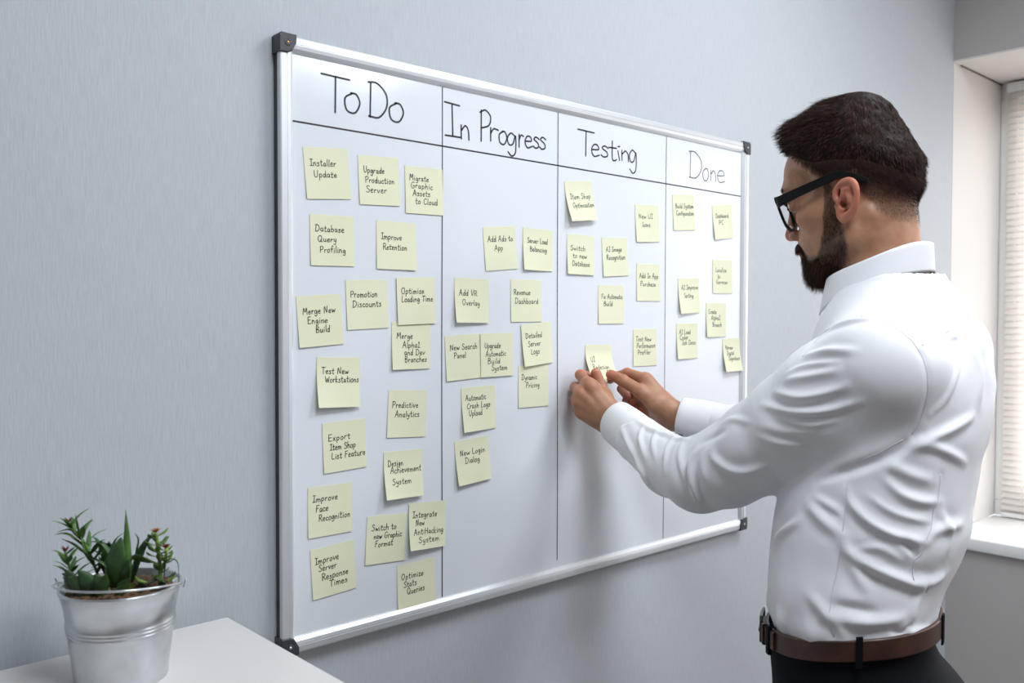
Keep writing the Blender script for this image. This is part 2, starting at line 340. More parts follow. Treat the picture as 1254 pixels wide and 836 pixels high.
F = [(2*i, 2*i+1, 2*i+3, 2*i+2) for i in range(6)]
slat = None
k = 0; z = ZT-.055
while z > ZS+.03:
    if slat is None:
        slat = mesh_obj('slat', V, F, M_slat, blind, True); s_ = slat
    else:
        s_ = slat.copy(); S.collection.objects.link(s_)
    s_.location = (-.003, .8, z-(ZT-.02)); z -= .0222
bloc(box('bottom_rail', (XR-.045, RY+.035, ZS+.004), (XR-.021, -.034, ZS+.018), M_pvc, blind, .003))
for y in (-.10, -.8, -1.5):
    v, f = tube([(XR-.047, y, ZT-.045), (XR-.047, y, ZS+.012)], .0007, 5)
    bloc(mesh_obj('ladder_cord', v, f, M_slat, blind))

# unseen ceiling lamps above the frame; the left one is added fill
M_lamp = mat('lamp_diffuser', (.9, .9, .9), .5); bsdf(M_lamp).inputs['Emission Color'].default_value = (.93, .97, 1, 1); bsdf(M_lamp).inputs['Emission Strength'].default_value = 2
for i, (x, y) in enumerate(((1.15, -.95), (.0, -1.3), (1.75, -2.45))):
    t = empty('unseen_ceiling_lamp', (x, y, HC), ('unseen square white ceiling lamp between the man and the whiteboard', 'unseen square fill lamp added above the left half of the whiteboard', 'unseen square white ceiling lamp farthest from the whiteboard')[i], 'lamp', 'ceiling lamps')
    f_ = bm_obj('lamp_frame', frame_bm(-.32, .32, -.32, .32, -.045, -.0, .02) if 0 else box_bm((-.32, -.32, -.03), (.32, .32, 0), .004), M_pvc, t)
    d_ = box('diffuser', (-.29, -.29, -.042), (.29, .29, -.031), M_lamp, t, .003)

# ------------------------------------------------------------------ white cabinet under the plant
M_cab = mat('white_cabinet_laminate', (.68, .67, .665), .38)
cab = empty('cabinet', (-.5, -.24, 0), 'white laminate cabinet carrying the potted plant, at the lower left', 'cabinet')
def cl(o): o.location = (.5, .24, 0); return o
X0, X1, Y0, Y1 = -.905, -.0935, -.46, -.041
cl(box('cabinet_top', (X0, Y0, 1.036), (X1, Y1, 1.06), M_cab, cab, .0015, 2))
cl(box('body', (X0+.004, Y0+.02, .06), (X1-.004, Y1-.002, 1.036), M_cab, cab, .001))
cl(box('plinth', (X0+.02, Y0+.05, 0), (X1-.02, Y1-.02, .06), mat('dark_plinth', (.1, .1, .1), .6), cab))
M_steel = mat('brushed_steel', (.6, .6, .6), .3, 1)
for a, b, hx in ((X0+.005, -.501, -.54), (-.497, X1-.005, -.46)):
    d_ = cl(box('door', (a, Y0+.002, .065), (b, Y0+.019, 1.032), M_cab, cab, .0015))
    v, f = tube([(hx, Y0+.002, .62), (hx, Y0-.025, .62), (hx, Y0-.025, .78), (hx, Y0+.002, .78)], .005, 8)
    mesh_obj('handle', v, f, M_steel, d_, True)

# ------------------------------------------------------------------ whiteboard
BX, BZ0, BZ1 = 1.2, .974, 1.874; YB = -.0125
M_board = mat('glossy_whiteboard_enamel', (.77, .81, .87), .13)
bsdf(M_board).inputs['Coat Weight'].default_value = .0
noise_bump(M_board, (1, 1, 1), 9, .0012, .35, 2)
M_alu = mat('anodised_aluminium', (.80, .83, .87), .36, .55)
M_dark = mat('dark_plastic_and_shade', (.045, .048, .06), .42)
M_ink = mat('black_marker_ink', (.012, .012, .02), .45)
board = empty('whiteboard', (0, -.006, BZ0), 'large aluminium framed magnetic whiteboard with four handwritten columns on the wall', 'whiteboard')
def bl(o): o.location = (0, .006, -BZ0); return o
bl(box('writing_surface', (.004, YB, BZ0+.004), (BX-.004, -.004, BZ1-.004), M_board, board))
bl(box('back_panel', (.0008, -.011, BZ0+.001), (BX-.0008, -.0005, BZ1-.001), M_dark, board))  # dark tone paints in the shade along the frame's side
prof = [(0, .012), (0, .0178), (.0008, .0192), (.0026, .0200), (.0102, .0203), (.0108, .0190), (.0118, .0190), (.0124, .0200), (.0175, .0190), (.0205, .0165), (.0222, .0150), (.0232, .0135), (.0236, .0124)]
def rail(p0, p1, inw, m0, m1):
    a = Vector(p0); b = Vector(p1); t = (b-a).normalized(); i = Vector(inw)
    V = []; n = len(prof)
    for e, s in ((a, 1), (b, -1)):
        for w, h in prof: V.append(e+i*w+t*(w*s)+Vector((0, -h, 0)))
    F = [(k, k+1, n+k+1, n+k) for k in range(n-1)]
    return V, F
for nm, p0, p1, iw in (('frame_rail', (0, 0, BZ1), (BX, 0, BZ1), (0, 0, -1)), ('frame_rail', (0, 0, BZ0), (0, 0, BZ1), (1, 0, 0)),
                       ('frame_rail', (BX, 0, BZ0), (BX, 0, BZ1), (-1, 0, 0)), ('frame_rail', (0, 0, BZ0), (BX, 0, BZ0), (0, 0, 1))):
    v, f = rail(p0, p1, iw, 0, 0); o = bl(mesh_obj(nm, v, f, M_alu, board))
M_screw = mat('copper_screw', (.55, .3, .16), .35, 1)
for cx, cz, sx, sz in ((0, BZ1, 1, -1), (BX, BZ1, -1, -1), (0, BZ0, 1, 1), (BX, BZ0, -1, 1)):
    bm = bmesh.new(); w = .0262; e = .0022
    pts = [(-e, -e+.004), (-e+.004, -e), (w, -e), (w, w*.35), (w*.72, w*.86), (w*.45, w), (-e, w)]
    lo = []; hi = []
    vs = [bm.verts.new((cx+sx*a, -.0005, cz+sz*b)) for a, b in pts]
    fc = bm.faces.new(vs); r = bmesh.ops.extrude_face_region(bm, geom=[fc])
    nv = [g for g in r['geom'] if isinstance(g, bmesh.types.BMVert)]
    bmesh.ops.translate(bm, verts=nv, vec=(0, -.0225, 0))
    bmesh.ops.recalc_face_normals(bm, faces=bm.faces)
    bmesh.ops.bevel(bm, geom=[ed for ed in bm.edges if all(v.co.y < -.02 for v in ed.verts)], offset=.0022, segments=3, affect='EDGES', profile=.5)
    cap = bl(bm_obj('corner_cap', bm, M_dark, board))
    ctr = (cx+sx*.0115, -.0229, cz+sz*.0115)
    v, f = lathe([(.0001, .0002), (.0022, .0002), (.003, .0008), (.0048, .0008), (.0056, 0)], 20)
    v = [(ctr[0]+a, ctr[1]-c, ctr[2]+b) for a, b, c in v]
    mesh_obj('screw_collar', v, [q[::-1] for q in f], M_dark, cap, True)
    v, f = lathe([(.0001, .0013), (.0016, .0012), (.0023, .0004)], 14)
    v = [(ctr[0]+a, ctr[1]-c, ctr[2]+b) for a, b, c in v]
    mesh_obj('screw', v, f, M_screw if (cx == 0 and cz == BZ1) else M_steel, cap, True)

# ------------------------------------------------------------------ handwriting
def ribbons(strokes, w, fn):
    """strokes in local 2D (m); fn maps local 2D -> 3D; returns V, F as flat pen strokes with rounded ends"""
    V = []; F = []
    for P in strokes:
        P = [np.asarray(q, float) for q in P]; n = len(P)
        T = []
        for i in range(n):
            t = P[min(i+1, n-1)]-P[max(i-1, 0)]; L = np.hypot(*t); T.append(t/L if L > 1e-9 else np.array([1, 0]))
        b = len(V)
        P2 = [P[0]-T[0]*w*.45]+P+[P[-1]+T[-1]*w*.45]; T2 = [T[0]]+T+[T[-1]]; wd = [w*.45]+[w]*n+[w*.45]
        for q, t, ww in zip(P2, T2, wd):
            nrm = np.array([-t[1], t[0]])*ww*.5
            V.append(fn(*(q+nrm))); V.append(fn(*(q-nrm)))
        for i in range(len(P2)-1): F.append((b+2*i, b+2*i+1, b+2*i+3, b+2*i+2))
    return V, F
def glyph_strokes(ch, rnd=None, n=4):
    adv, st = GLYPH[ch].split('|'); out = []
    for s in filter(None, st.split(';')):
        P = [tuple(map(float, q.split(','))) for q in s.split()]
        if rnd: P = [(x+rnd.uniform(-.025, .025), y+rnd.uniform(-.025, .025)) for x, y in P]
        out.append(catmull(P, n))
    return float(adv), out
def text_strokes(txt, x0, x1, yb, cap, rnd, slope=.06):
    W_ = sum(float(GLYPH[c].split('|')[0])+.08 for c in txt)
    sx = (x1-x0)/W_; out = []; x = x0
    for c in txt:
        adv, st = glyph_strokes(c, rnd); dy = rnd.uniform(-.03, .03)*cap
        hs = rnd.uniform(.93, 1.08)
        for s in st: out.append([np.array([x+p[0]*sx+p[1]*cap*slope, yb+dy+p[1]*cap*hs]) for p in s])
        x += (adv+.08)*sx
    return out
for head, L in HEADS.items():
    st = []
    rnd = random.Random(len(head))
    for ch, x0, x1, zb, cap in L:
        adv, s = glyph_strokes(ch, None, 7)
        xs = [p[0] for q in s for p in q]; a, b = min(xs), max(xs)
        for q in s: st.append([np.array([x0+(p[0]-a)/(b-a)*(x1-x0) if b > a else x0, zb+p[1]*cap]) for p in q])
    v, f = ribbons(st, .0030 if head != 'Done' else .0022, lambda x, y: (x, YB-.0003, y))
    o = bl(mesh_obj('heading', v, f, M_ink, board)); o['label'] = 'black handwritten heading "%s"' % head
def marker_line(p0, p1, w, seed, gaps=()):
    rnd = random.Random(seed); n = 40; P = []
    for i in range(n+1):
        t = i/n; P.append(np.array([p0[0]+(p1[0]-p0[0])*t+.0006*math.sin(t*7+seed), p0[1]+(p1[1]-p0[1])*t]))
    segs = []; cur = []
    for i, q in enumerate(P):
        t = i/n
        if any(a < t < b for a, b in gaps):
            if len(cur) > 1: segs.append(cur)
            cur = []
        else: cur.append(q)
    if len(cur) > 1: segs.append(cur)
    v, f = ribbons(segs, w, lambda x, y: (x, YB-.0002, y))
    return bl(mesh_obj('marker_line', v, f, M_ink, board))
marker_line((.2993, 1.8535), (.2988, .9980), .0021, 1)
marker_line((.5723, 1.8513), (.5742, 1.0115), .0021, 2)
marker_line((.8980, 1.8530), (.8960, .9990), .0019, 3)
marker_line((.0246, 1.7538), (1.1770, 1.7502), .0026, 4)

# ------------------------------------------------------------------ sticky notes
M_note = mat('pale_yellow_paper', (.80, .82, .56), .75)
nr = noise_color(M_note, (.87, .875, .63), (.91, .915, .68), 8, 2)
tr2 = nd(M_note, 'ShaderNodeBsdfTranslucent'); tr2.inputs[0].default_value = (.8, .82, .5, 1)
mx2 = nd(M_note, 'ShaderNodeMixShader'); mx2.inputs[0].default_value = .12
lk(M_note, bsdf(M_note).outputs[0], mx2.inputs[1]); lk(M_note, tr2.outputs[0], mx2.inputs[2]); lk(M_note, mx2.outputs[0], M_note.node_tree.nodes['Material Output'].inputs[0])
M_pen = mat('black_pen_ink', (.006, .006, .009), .6)
NS = .076
COL = ('"To Do"', '"In Progress"', '"Testing"', '"Done"')
def note_fn(u, z, rot, lL, lR, base=.0006, wave=0):
    c, s = math.cos(rot), math.sin(rot)
    def fn(a, b, off=0):          # a right 0..1, b down 0..1
        L = lL+(lR-lL)*a
        t = max(0, (b-.16)/.84); g = t**1.55
        h = base+L*g
        d = NS*b - (L*L/NS)*.55*(t**2.2)
        x = NS*a
        sl_ = L*1.55*max(t, .001)**.55/(NS*.84)
        nz = 1/math.sqrt(1+sl_*sl_)
        return (u+c*x+s*d, YB-h-off*nz, z+s*x-c*d-off*sl_*nz)
    return fn
def build_note(name, u, z, rot, lL, lR, lines, base=.0006, fn=None, label=None):
    fn = fn or note_fn(u, z, rot, lL, lR, base)
    nx, ny = 6, 14; V = []; F = []
    O = Vector(fn(.5, 0, 0))
    for side, off in ((0, .00022), (1, 0)):
        for j in range(ny+1):
            for i in range(nx+1): V.append(Vector(fn(i/nx, j/ny, off))-O)
    st = nx+1; h_ = st*(ny+1)
    for j in range(ny):
        for i in range(nx):
            a = j*st+i
            F.append((a, a+st, a+st+1, a+1)); F.append((h_+a, h_+a+1, h_+a+st+1, h_+a+st))
    o = mesh_obj('sticky_note', V, F, M_note, None, True, O)
    if label is None:
        col = COL[0 if u < .29 else 1 if u < .56 else 2 if u < .88 else 3]
        label = 'pale yellow sticky note reading "%s" in the %s column' % (name, col)
    tag(o, label, 'sticky note', 'sticky notes on the whiteboard')
    rnd = random.Random(name); st_ = []
    for t, x0, x1, yb in lines:
        st_ += text_strokes(t, x0, x1, -yb, .128, rnd)
    wv, wf = ribbons(st_, .0155, lambda x, y: tuple(Vector(fn(x, -y, .00042))-O))
    mesh_obj('handwriting', wv, wf, M_pen, o)
    return o
for i, (nm, u, z, rot, lL, lR, lines) in enumerate(NOTES):
    build_note(nm, u, z, rot, lL, lR, lines, base=.0006+(.0012 if nm in TOP_NOTES else 0))

# ------------------------------------------------------------------ potted succulents in a little zinc bucket
M_zinc = mat('galvanised_zinc', (.62, .64, .66), .30, .9)
rz = noise_color(M_zinc, (.50, .52, .54), (.70, .72, .74), 22, 3, .3, .7)
noise_bump(M_zinc, (1, 1, 1), 60, .0003, .5)
M_soil = mat('brown_potting_soil', (.10, .055, .03), .9); noise_color(M_soil, (.03, .018, .012), (.22, .11, .055), 160, 3); noise_bump(M_soil, (1, 1, 1), 220, .003, 1, 3)
M_leafd = mat('dark_green_leaf', (.030, .075, .022), .42); noise_color(M_leafd, (.018, .05, .014), (.05, .12, .035), 40, 3)
M_leafm = mat('mid_green_leaf', (.07, .17, .035), .45); noise_color(M_leafm, (.04, .11, .02), (.11, .25, .05), 60, 3)
M_leafl = mat('light_green_leaf', (.16, .26, .04), .45); noise_color(M_leafl, (.09, .17, .02), (.25, .36, .07), 60, 3)
M_flower = mat('dusky_red_flower', (.20, .035, .035), .6)
M_flower2 = mat('orange_red_flower', (.36, .12, .05), .6)
pot = empty('potted_succulents', (-.2723, -.1534, 1.06), 'small galvanised metal bucket planted with mixed green succulents on the white cabinet', 'potted plant')
pot.rotation_euler = (0, 0, math.radians(-42.5))
PH = .1065; RB = .0490; RT = .0620
def prad(z): return RB+(RT-RB)*z/PH
pf = [(.001, .003), (RB-.006, .003), (RB-.004, .0005), (RB-.0005, 0), (RB+.0006, .0015), (RB, .003)]
for z in np.linspace(.006, .052, 4): pf.append((prad(z), z))
for z0 in (.0565, .0605, .0645):
    for k in range(5):
        z = z0+.004*k/5; pf.append((prad(z)+.0013*math.sin(math.pi*k/5), z))
for z in (.069, .08, .088): pf.append((prad(z), z))
for k in range(9):
    a = -math.pi*.4+k*math.pi*1.5/8; pf.append((RT+.0016+.0019*math.cos(a), PH-.001+.0019*math.sin(a)))
for z in (PH-.004, .07, .03): pf.append((prad(z)-.0012, z))
v, f = lathe(pf, 72); bk = mesh_obj('bucket', v, f, M_zinc, pot, True)
for sx in (-1, 1):
    bm = bmesh.new(); box_bm((sx*(RT-.001)-.0015, -.007, PH-.016), (sx*(RT-.001)+.0015, .007, PH+.006), .001, 1, bm)
    e = bm_obj('ear', bm, M_zinc, bk)
    v, f = tube([(sx*(RT+.0005), 0, PH-.001), (sx*(RT+.007), 0, PH+.0005), (sx*(RT+.009), 0, PH-.004), (sx*(RT+.012), -.001, PH+.006)], .0010, 8)
    mesh_obj('hook', v, f, M_zinc, e, True)
P = []
for k in range(41):
    a = math.pi+math.pi*k/40
    P.append(((RT+.007)*math.cos(a), (RT+.006)*math.sin(a)*1.0, PH+.001+.010*abs(math.sin(a))**.8))
v, f = tube(P, .0013, 8); mesh_obj('handle', v, f, M_zinc, pot, True)
rs = np.random.RandomState(3)
V = []; F = []; nr_, na = 14, 60
for j in range(nr_+1):
    for i in range(na):
        r = (RT-.004)*j/nr_; a = 2*math.pi*i/na
        V.append((r*math.cos(a), r*math.sin(a), PH-.007+.005*(1-(j/nr_)**2)+rs.uniform(-.0016, .0016)))
for j in range(nr_):
    for i in range(na): F.append((j*na+i, j*na+(i+1) % na, (j+1)*na+(i+1) % na, (j+1)*na+i))
mesh_obj('soil', V, F, M_soil, pot, True)
rp = random.Random(11)
def leaf_mesh(P, w, th=.22, side=None, pw=.7, n=10, peak=.35):
    """fleshy leaf: flattened tube that swells and ends in a point"""
    C_ = [Vector(p) for p in catmull(P, n)]; N = len(C_); V = []; F = []; m = 8
    for i, c in enumerate(C_):
        t = i/(N-1); T = (C_[min(i+1, N-1)]-C_[max(i-1, 0)]).normalized()
        sd = Vector(side) if side is not None else T.cross(Vector((0, 0, 1)))
        if sd.length < 1e-4: sd = Vector((1, 0, 0))
        sd = (sd-T*sd.dot(T)).normalized(); up = T.cross(sd)
        k = (t/peak)**.5*.75+.25 if t < peak else max(.0, 1-(t-peak)/(1-peak))**pw
        k = max(k, .03)
        for q in range(m):
            a = 2*math.pi*q/m
            V.append(c+sd*math.cos(a)*w*.5*k+up*(math.sin(a)*w*.5*k*th*(1 if math.sin(a) < 0 else .35)+abs(math.cos(a))*w*k*.10))
    for i in range(N-1):
        for q in range(m): F.append((i*m+q, i*m+(q+1) % m, (i+1)*m+(q+1) % m, (i+1)*m+q))
    F.append(tuple(range(m-1, -1, -1))); F.append(tuple((N-1)*m+q for q in range(m)))
    return V, F
def XZ(px, py, y=0): return (((px-151.5)*.00093), y, (823-py)*.00093+.006)
def plant(): return mesh_obj('succulent', *tube([(0, 0, 0), (0, 0, .001)], .0005, 5), M_leafd, pot)
def add_leaf(par, P, w, m, **k):
    v, f = leaf_mesh(P, w, **k); return mesh_obj('leaf', v, f, m, par, True)
def stem_obj(P, r, m, nm='succulent', par=None):
    v, f = tube(catmull(P, 6), r, 8); return mesh_obj(nm, v, f, m, par or pot, True)
# two narrow-leaved stems with dark red tips, left
def feather(P, n, ll, m, tipcol, w=.0045, y=0):
    st = stem_obj(P, .0016, m)
    C_ = catmull(P, 8)
    for i in range(n):
        t = .22+.74*i/(n-1); c = Vector(C_[int(t*(len(C_)-1))]); a = i*2.4+rp.uniform(-.2, .2)
        L = ll*(1.15-.45*t)*rp.uniform(.8, 1.2); d = Vector((math.cos(a), math.sin(a)*.8, 0))
        add_leaf(st, [c, c+d*L*.45+Vector((0, 0, L*.38)), c+d*L*.85+Vector((0, 0, L*.55))], w*1.3*rp.uniform(.8, 1.15), m, n=5)
    tip = Vector(C_[-1])
    for k in range(5):
        a = k*1.256; add_leaf(st, [tip, tip+Vector((math.cos(a)*.003, math.sin(a)*.003, .004)), tip+Vector((math.cos(a)*.0055, math.sin(a)*.005, .0065))], .0035, tipcol, n=3)
    return st
s1 = feather([XZ(122, 722, .012), XZ(112, 690, .010), XZ(100, 662, .008), XZ(84, 643, .006)], 17, .037, M_leafm, M_flower, .0055)
for a, b, c in (((108, 690), (100, 655), (97, 630)), ((104, 672), (86, 655), (70, 655)), ((106, 668), (90, 650), (74, 652)), ((112, 690), (126, 672), (121, 656)), ((118, 705), (128, 684), (132, 664)), ((112, 698), (124, 690), (136, 672))):
    add_leaf(s1, [XZ(*a, .008), XZ(*b, .004), XZ(*c, 0)], .0085, M_leafm)
s2 = feather([XZ(98, 722, -.004), XZ(94, 700, -.006), XZ(88, 674, -.008)], 14, .029, M_leafm, M_flower, .005)
s3 = feather([XZ(124, 724, .02), XZ(125, 700, .02), XZ(124, 676, .02)], 11, .032, M_leafd, M_leafd, .006)
# agave-like rosette, centre
ag = stem_obj([XZ(155, 728, .0), XZ(155, 712, 0)], .006, M_leafd)
add_leaf(ag, [XZ(156, 716, 0), XZ(158, 690, 0), XZ(159, 655, 0), XZ(158, 624, 0)], .0135, M_leafm, side=(1, .2, 0), pw=.9, th=.4, peak=.25)
add_leaf(ag, [XZ(152, 722, -.008), XZ(149, 700, -.014), XZ(155, 672, -.016), XZ(158, 655, -.012)], .024, M_leafd, side=(1, 0, 0), peak=.5)
add_leaf(ag, [XZ(158, 722, -.010), XZ(164, 695, -.018), XZ(178, 677, -.02), XZ(198, 684, -.018)], .022, M_leafd, side=(.7, -.5, .6), peak=.5)
add_leaf(ag, [XZ(160, 716, .008), XZ(166, 688, .010), XZ(178, 665, .012), XZ(192, 656, .016)], .020, M_leafd, side=(.7, -.6, .3), peak=.45)
add_leaf(ag, [XZ(150, 712, 0), XZ(144, 684, -.004), XZ(132, 664, -.006), XZ(112, 662, -.004)], .0085, M_leafd, side=(.3, 1, .2))
add_leaf(ag, [XZ(150, 706, .006), XZ(138, 684, .008), XZ(141, 664, .010), XZ(156, 652, .012)], .0075, M_leafd, side=(.3, 1, .2))
add_leaf(ag, [XZ(149, 714, -.006), XZ(144, 694, -.012), XZ(134, 684, -.014), XZ(121, 682, -.010)], .0070, M_leafd, side=(.3, 1, .2))
add_leaf(ag, [XZ(162, 705, .01), XZ(166, 678, .012), XZ(168, 664, .012), XZ(163, 655, .012)], .0045, M_leafd, side=(.3, 1, .2))
for (a, b, w, m) in (((140, 722), (128, 702), .017, M_leafd), ((130, 724), (114, 702), .018, M_leafd), ((122, 722), (108, 702), .017, M_leafd), ((114, 720), (98, 700), .014, M_leafd), ((146, 724), (140, 698), .016, M_leafd), ((164, 722), (176, 704), .012, M_leafd), ((136, 724), (146, 704), .010, M_leafm), ((150, 722), (133, 710), .007, M_leafl), ((170, 720), (188, 708), .007, M_leafl), ((160, 724), (170, 712), .008, M_leafm), ((112, 720), (97, 706), .012, M_leafd), ((132, 722), (120, 694), .018, M_leafd), ((142, 722), (152, 698), .016, M_leafd), ((110, 716), (104, 694), .013, M_leafd), ((118, 722), (122, 700), .014, M_leafd)):
    y = rp.uniform(-.034, -.020); b = (a[0]+(b[0]-a[0])*1.15, b[1]-7); add_leaf(ag, [XZ(*a, y), XZ((a[0]*.55+b[0]*.45), (a[1]*.4+b[1]*.6)-2, y-.003), XZ(*b, y-.006)], w*1.05, m, side=(.8, .3, .3), peak=.4, pw=.85, th=.3)
# jade-like plant with reddish flowers, right
jd = stem_obj([XZ(195, 724, .008), XZ(196, 700, .008), XZ(193, 676, .01), XZ(190, 656, .01)], .0022, M_leafl)
jd2 = stem_obj([XZ(196, 704, .008), XZ(203, 690, .006), XZ(205, 674, .006)], .0017, M_leafl, 'branch', jd)
def clump(par, P0, P1, n, L, w, m):
    for i in range(n):
        t = i/(n-1); c = Vector(P0).lerp(Vector(P1), t); a = i*2.4; d = Vector((math.cos(a), math.sin(a), 0)); l = L*rp.uniform(.75, 1.25)
        add_leaf(par, [c, c+d*l*.6+Vector((0, 0, l*.25)), c+d*l+Vector((0, 0, l*.6))], w, m if rp.random() < .6 else M_leafl, pw=.45, peak=.55, n=4)
clump(jd, XZ(196, 704, .008), XZ(190, 660, .01), 17, .0135, .0075, M_leafm)
clump(jd, XZ(203, 692, .006), XZ(205, 676, .006), 8, .010, .006, M_leafm)
clump(jd, XZ(186, 722, -.01), XZ(188, 708, -.008), 6, .016, .008, M_leafd)
clump(jd, XZ(205, 722, .0), XZ(206, 708, .0), 6, .014, .008, M_leafd)
for (px, py, y) in ((190, 655, .01), (204, 673, .006)):
    c = Vector(XZ(px, py, y))
    for k in range(9):
        a = k*.7+rp.uniform(-.2, .2); r = rp.uniform(.3, 1)
        e = add_leaf(jd, [c, c+Vector((math.cos(a)*.004*r, math.sin(a)*.004*r, .003)), c+Vector((math.cos(a)*.008*r, math.sin(a)*.007*r, .0045))], .004, M_flower2 if px < 200 else M_flower, n=3, pw=.5); e.name = 'petal'
add_leaf(jd, [XZ(200, 712, .01), XZ(206, 688, .004), XZ(220, 688, 0), XZ(223, 708, -.002)], .0042, M_leafd, side=(.2, 1, 0))

# ------------------------------------------------------------------ distance-field modelling
class Grid:
    def __init__(s, lo, hi, h):
        s.lo = np.array(lo, np.float32); s.h = h
        s.n = [int(math.ceil((hi[i]-lo[i])/h))+1 for i in range(3)]
        s.ax = [(lo[i]+h*np.arange(s.n[i])).astype(np.float32) for i in range(3)]
        s.D = np.full(s.n, .25, np.float32)
    def sub(s, a, b, m=.03):
        sl = []
        for i in range(3):
            i0 = max(0, int((min(a[i], b[i])-m-s.lo[i])/s.h)); i1 = min(s.n[i], int((max(a[i], b[i])+m-s.lo[i])/s.h)+2)
            if i1 <= i0: return None, None
            sl.append(slice(i0, i1))
        X = s.ax[0][sl[0]][:, None, None]; Y = s.ax[1][sl[1]][None, :, None]; Z = s.ax[2][sl[2]][None, None, :]
        return tuple(sl), (X, Y, Z)
    def put(s, sl, d, k=0, op='u'):
        D = s.D[sl]
        if op == 'u': s.D[sl] = smin(D, d, k)
        elif op == 's': s.D[sl] = -smin(-D, d, k)
        elif op == 'i': s.D[sl] = -smin(-D, -d, k)
    def cap(s, a, b, ra, rb, k=.01, op='u'):
        a = np.asarray(a, np.float32); b = np.asarray(b, np.float32); R = max(ra, rb)
        sl, P = s.sub(np.minimum(a, b)-R, np.maximum(a, b)+R, k+.012)
        if sl is None: return
        ab = b-a; L2 = float(ab@ab)+1e-12
        px, py, pz = P[0]-a[0], P[1]-a[1], P[2]-a[2]
        t = np.clip((px*ab[0]+py*ab[1]+pz*ab[2])/L2, 0, 1)
        d = np.sqrt((px-ab[0]*t)**2+(py-ab[1]*t)**2+(pz-ab[2]*t)**2)-(ra+(rb-ra)*t)
        s.put(sl, d, k, op)
    def chain(s, P, R, k=.01, kk=None):
        for i in range(len(P)-1): s.cap(P[i], P[i+1], R[i], R[i+1], k if kk is None else kk[i])
    def ell(s, c, r, k=.01, M=None, op='u'):
        c = np.asarray(c, np.float32); R = max(r)
        sl, P = s.sub(c-R, c+R, k+.012)
        if sl is None: return
        q = [P[i]-c[i] for i in range(3)]
        if M is not None: q = [q[0]*M[0][i]+q[1]*M[1][i]+q[2]*M[2][i] for i in range(3)]
        a = np.sqrt((q[0]/r[0])**2+(q[1]/r[1])**2+(q[2]/r[2])**2)
        b = np.sqrt((q[0]/r[0]**2)**2+(q[1]/r[1]**2)**2+(q[2]/r[2]**2)**2)
        s.put(sl, (a*(a-1)/(b+1e-9)).astype(np.float32), k, op)
    def loft(s, rows, k=.01, p=2.4, op='u'):
        """rows: (z, cx, cy, heading, half depth, half width)"""
        rows = sorted(rows); Z = np.array([r[0] for r in rows]); T = np.array(rows)
        m = max(T[:, 4].max(), T[:, 5].max())
        sl, (X, Y, Zg) = s.sub((T[:, 1].min()-m, T[:, 2].min()-m, Z[0]), (T[:, 1].max()+m, T[:, 2].max()+m, Z[-1]), .03)
        z = Zg.ravel(); I = [cubic(z, Z, T[:, i]) for i in range(1, 6)]
        cx, cy, ph, a, b = [v.astype(np.float32)[None, None, :] for v in I]
        c, sn = np.cos(ph), np.sin(ph)
        u = (X-cx)*c+(Y-cy)*sn; v = -(X-cx)*sn+(Y-cy)*c
        f = (np.abs(u)/a)**p+(np.abs(v)/b)**p
        d = (f**(1/p)-1)*np.minimum(a, b)
        dz = np.maximum(Z[0]-Zg, Zg-Z[-1])
        d = np.where(dz > 0, np.sqrt(np.maximum(d, 0)**2+dz**2), np.maximum(d, dz*1.0)).astype(np.float32)
        s.put(sl, d, k, op)
def cubic(x, X, Y):
    m = np.gradient(Y, X); i = np.clip(np.searchsorted(X, x)-1, 0, len(X)-2)
    h = X[i+1]-X[i]; t = np.clip((x-X[i])/h, 0, 1)
    return Y[i]*(1+2*t)*(1-t)**2+m[i]*h*t*(1-t)**2+Y[i+1]*t*t*(3-2*t)+m[i+1]*h*t*t*(t-1)
def smin(a, b, k):
    if k <= 0: return np.minimum(a, b)
    h = np.clip(.5+.5*(b-a)/k, 0, 1)
    return b+(a-b)*h-k*h*(1-h)
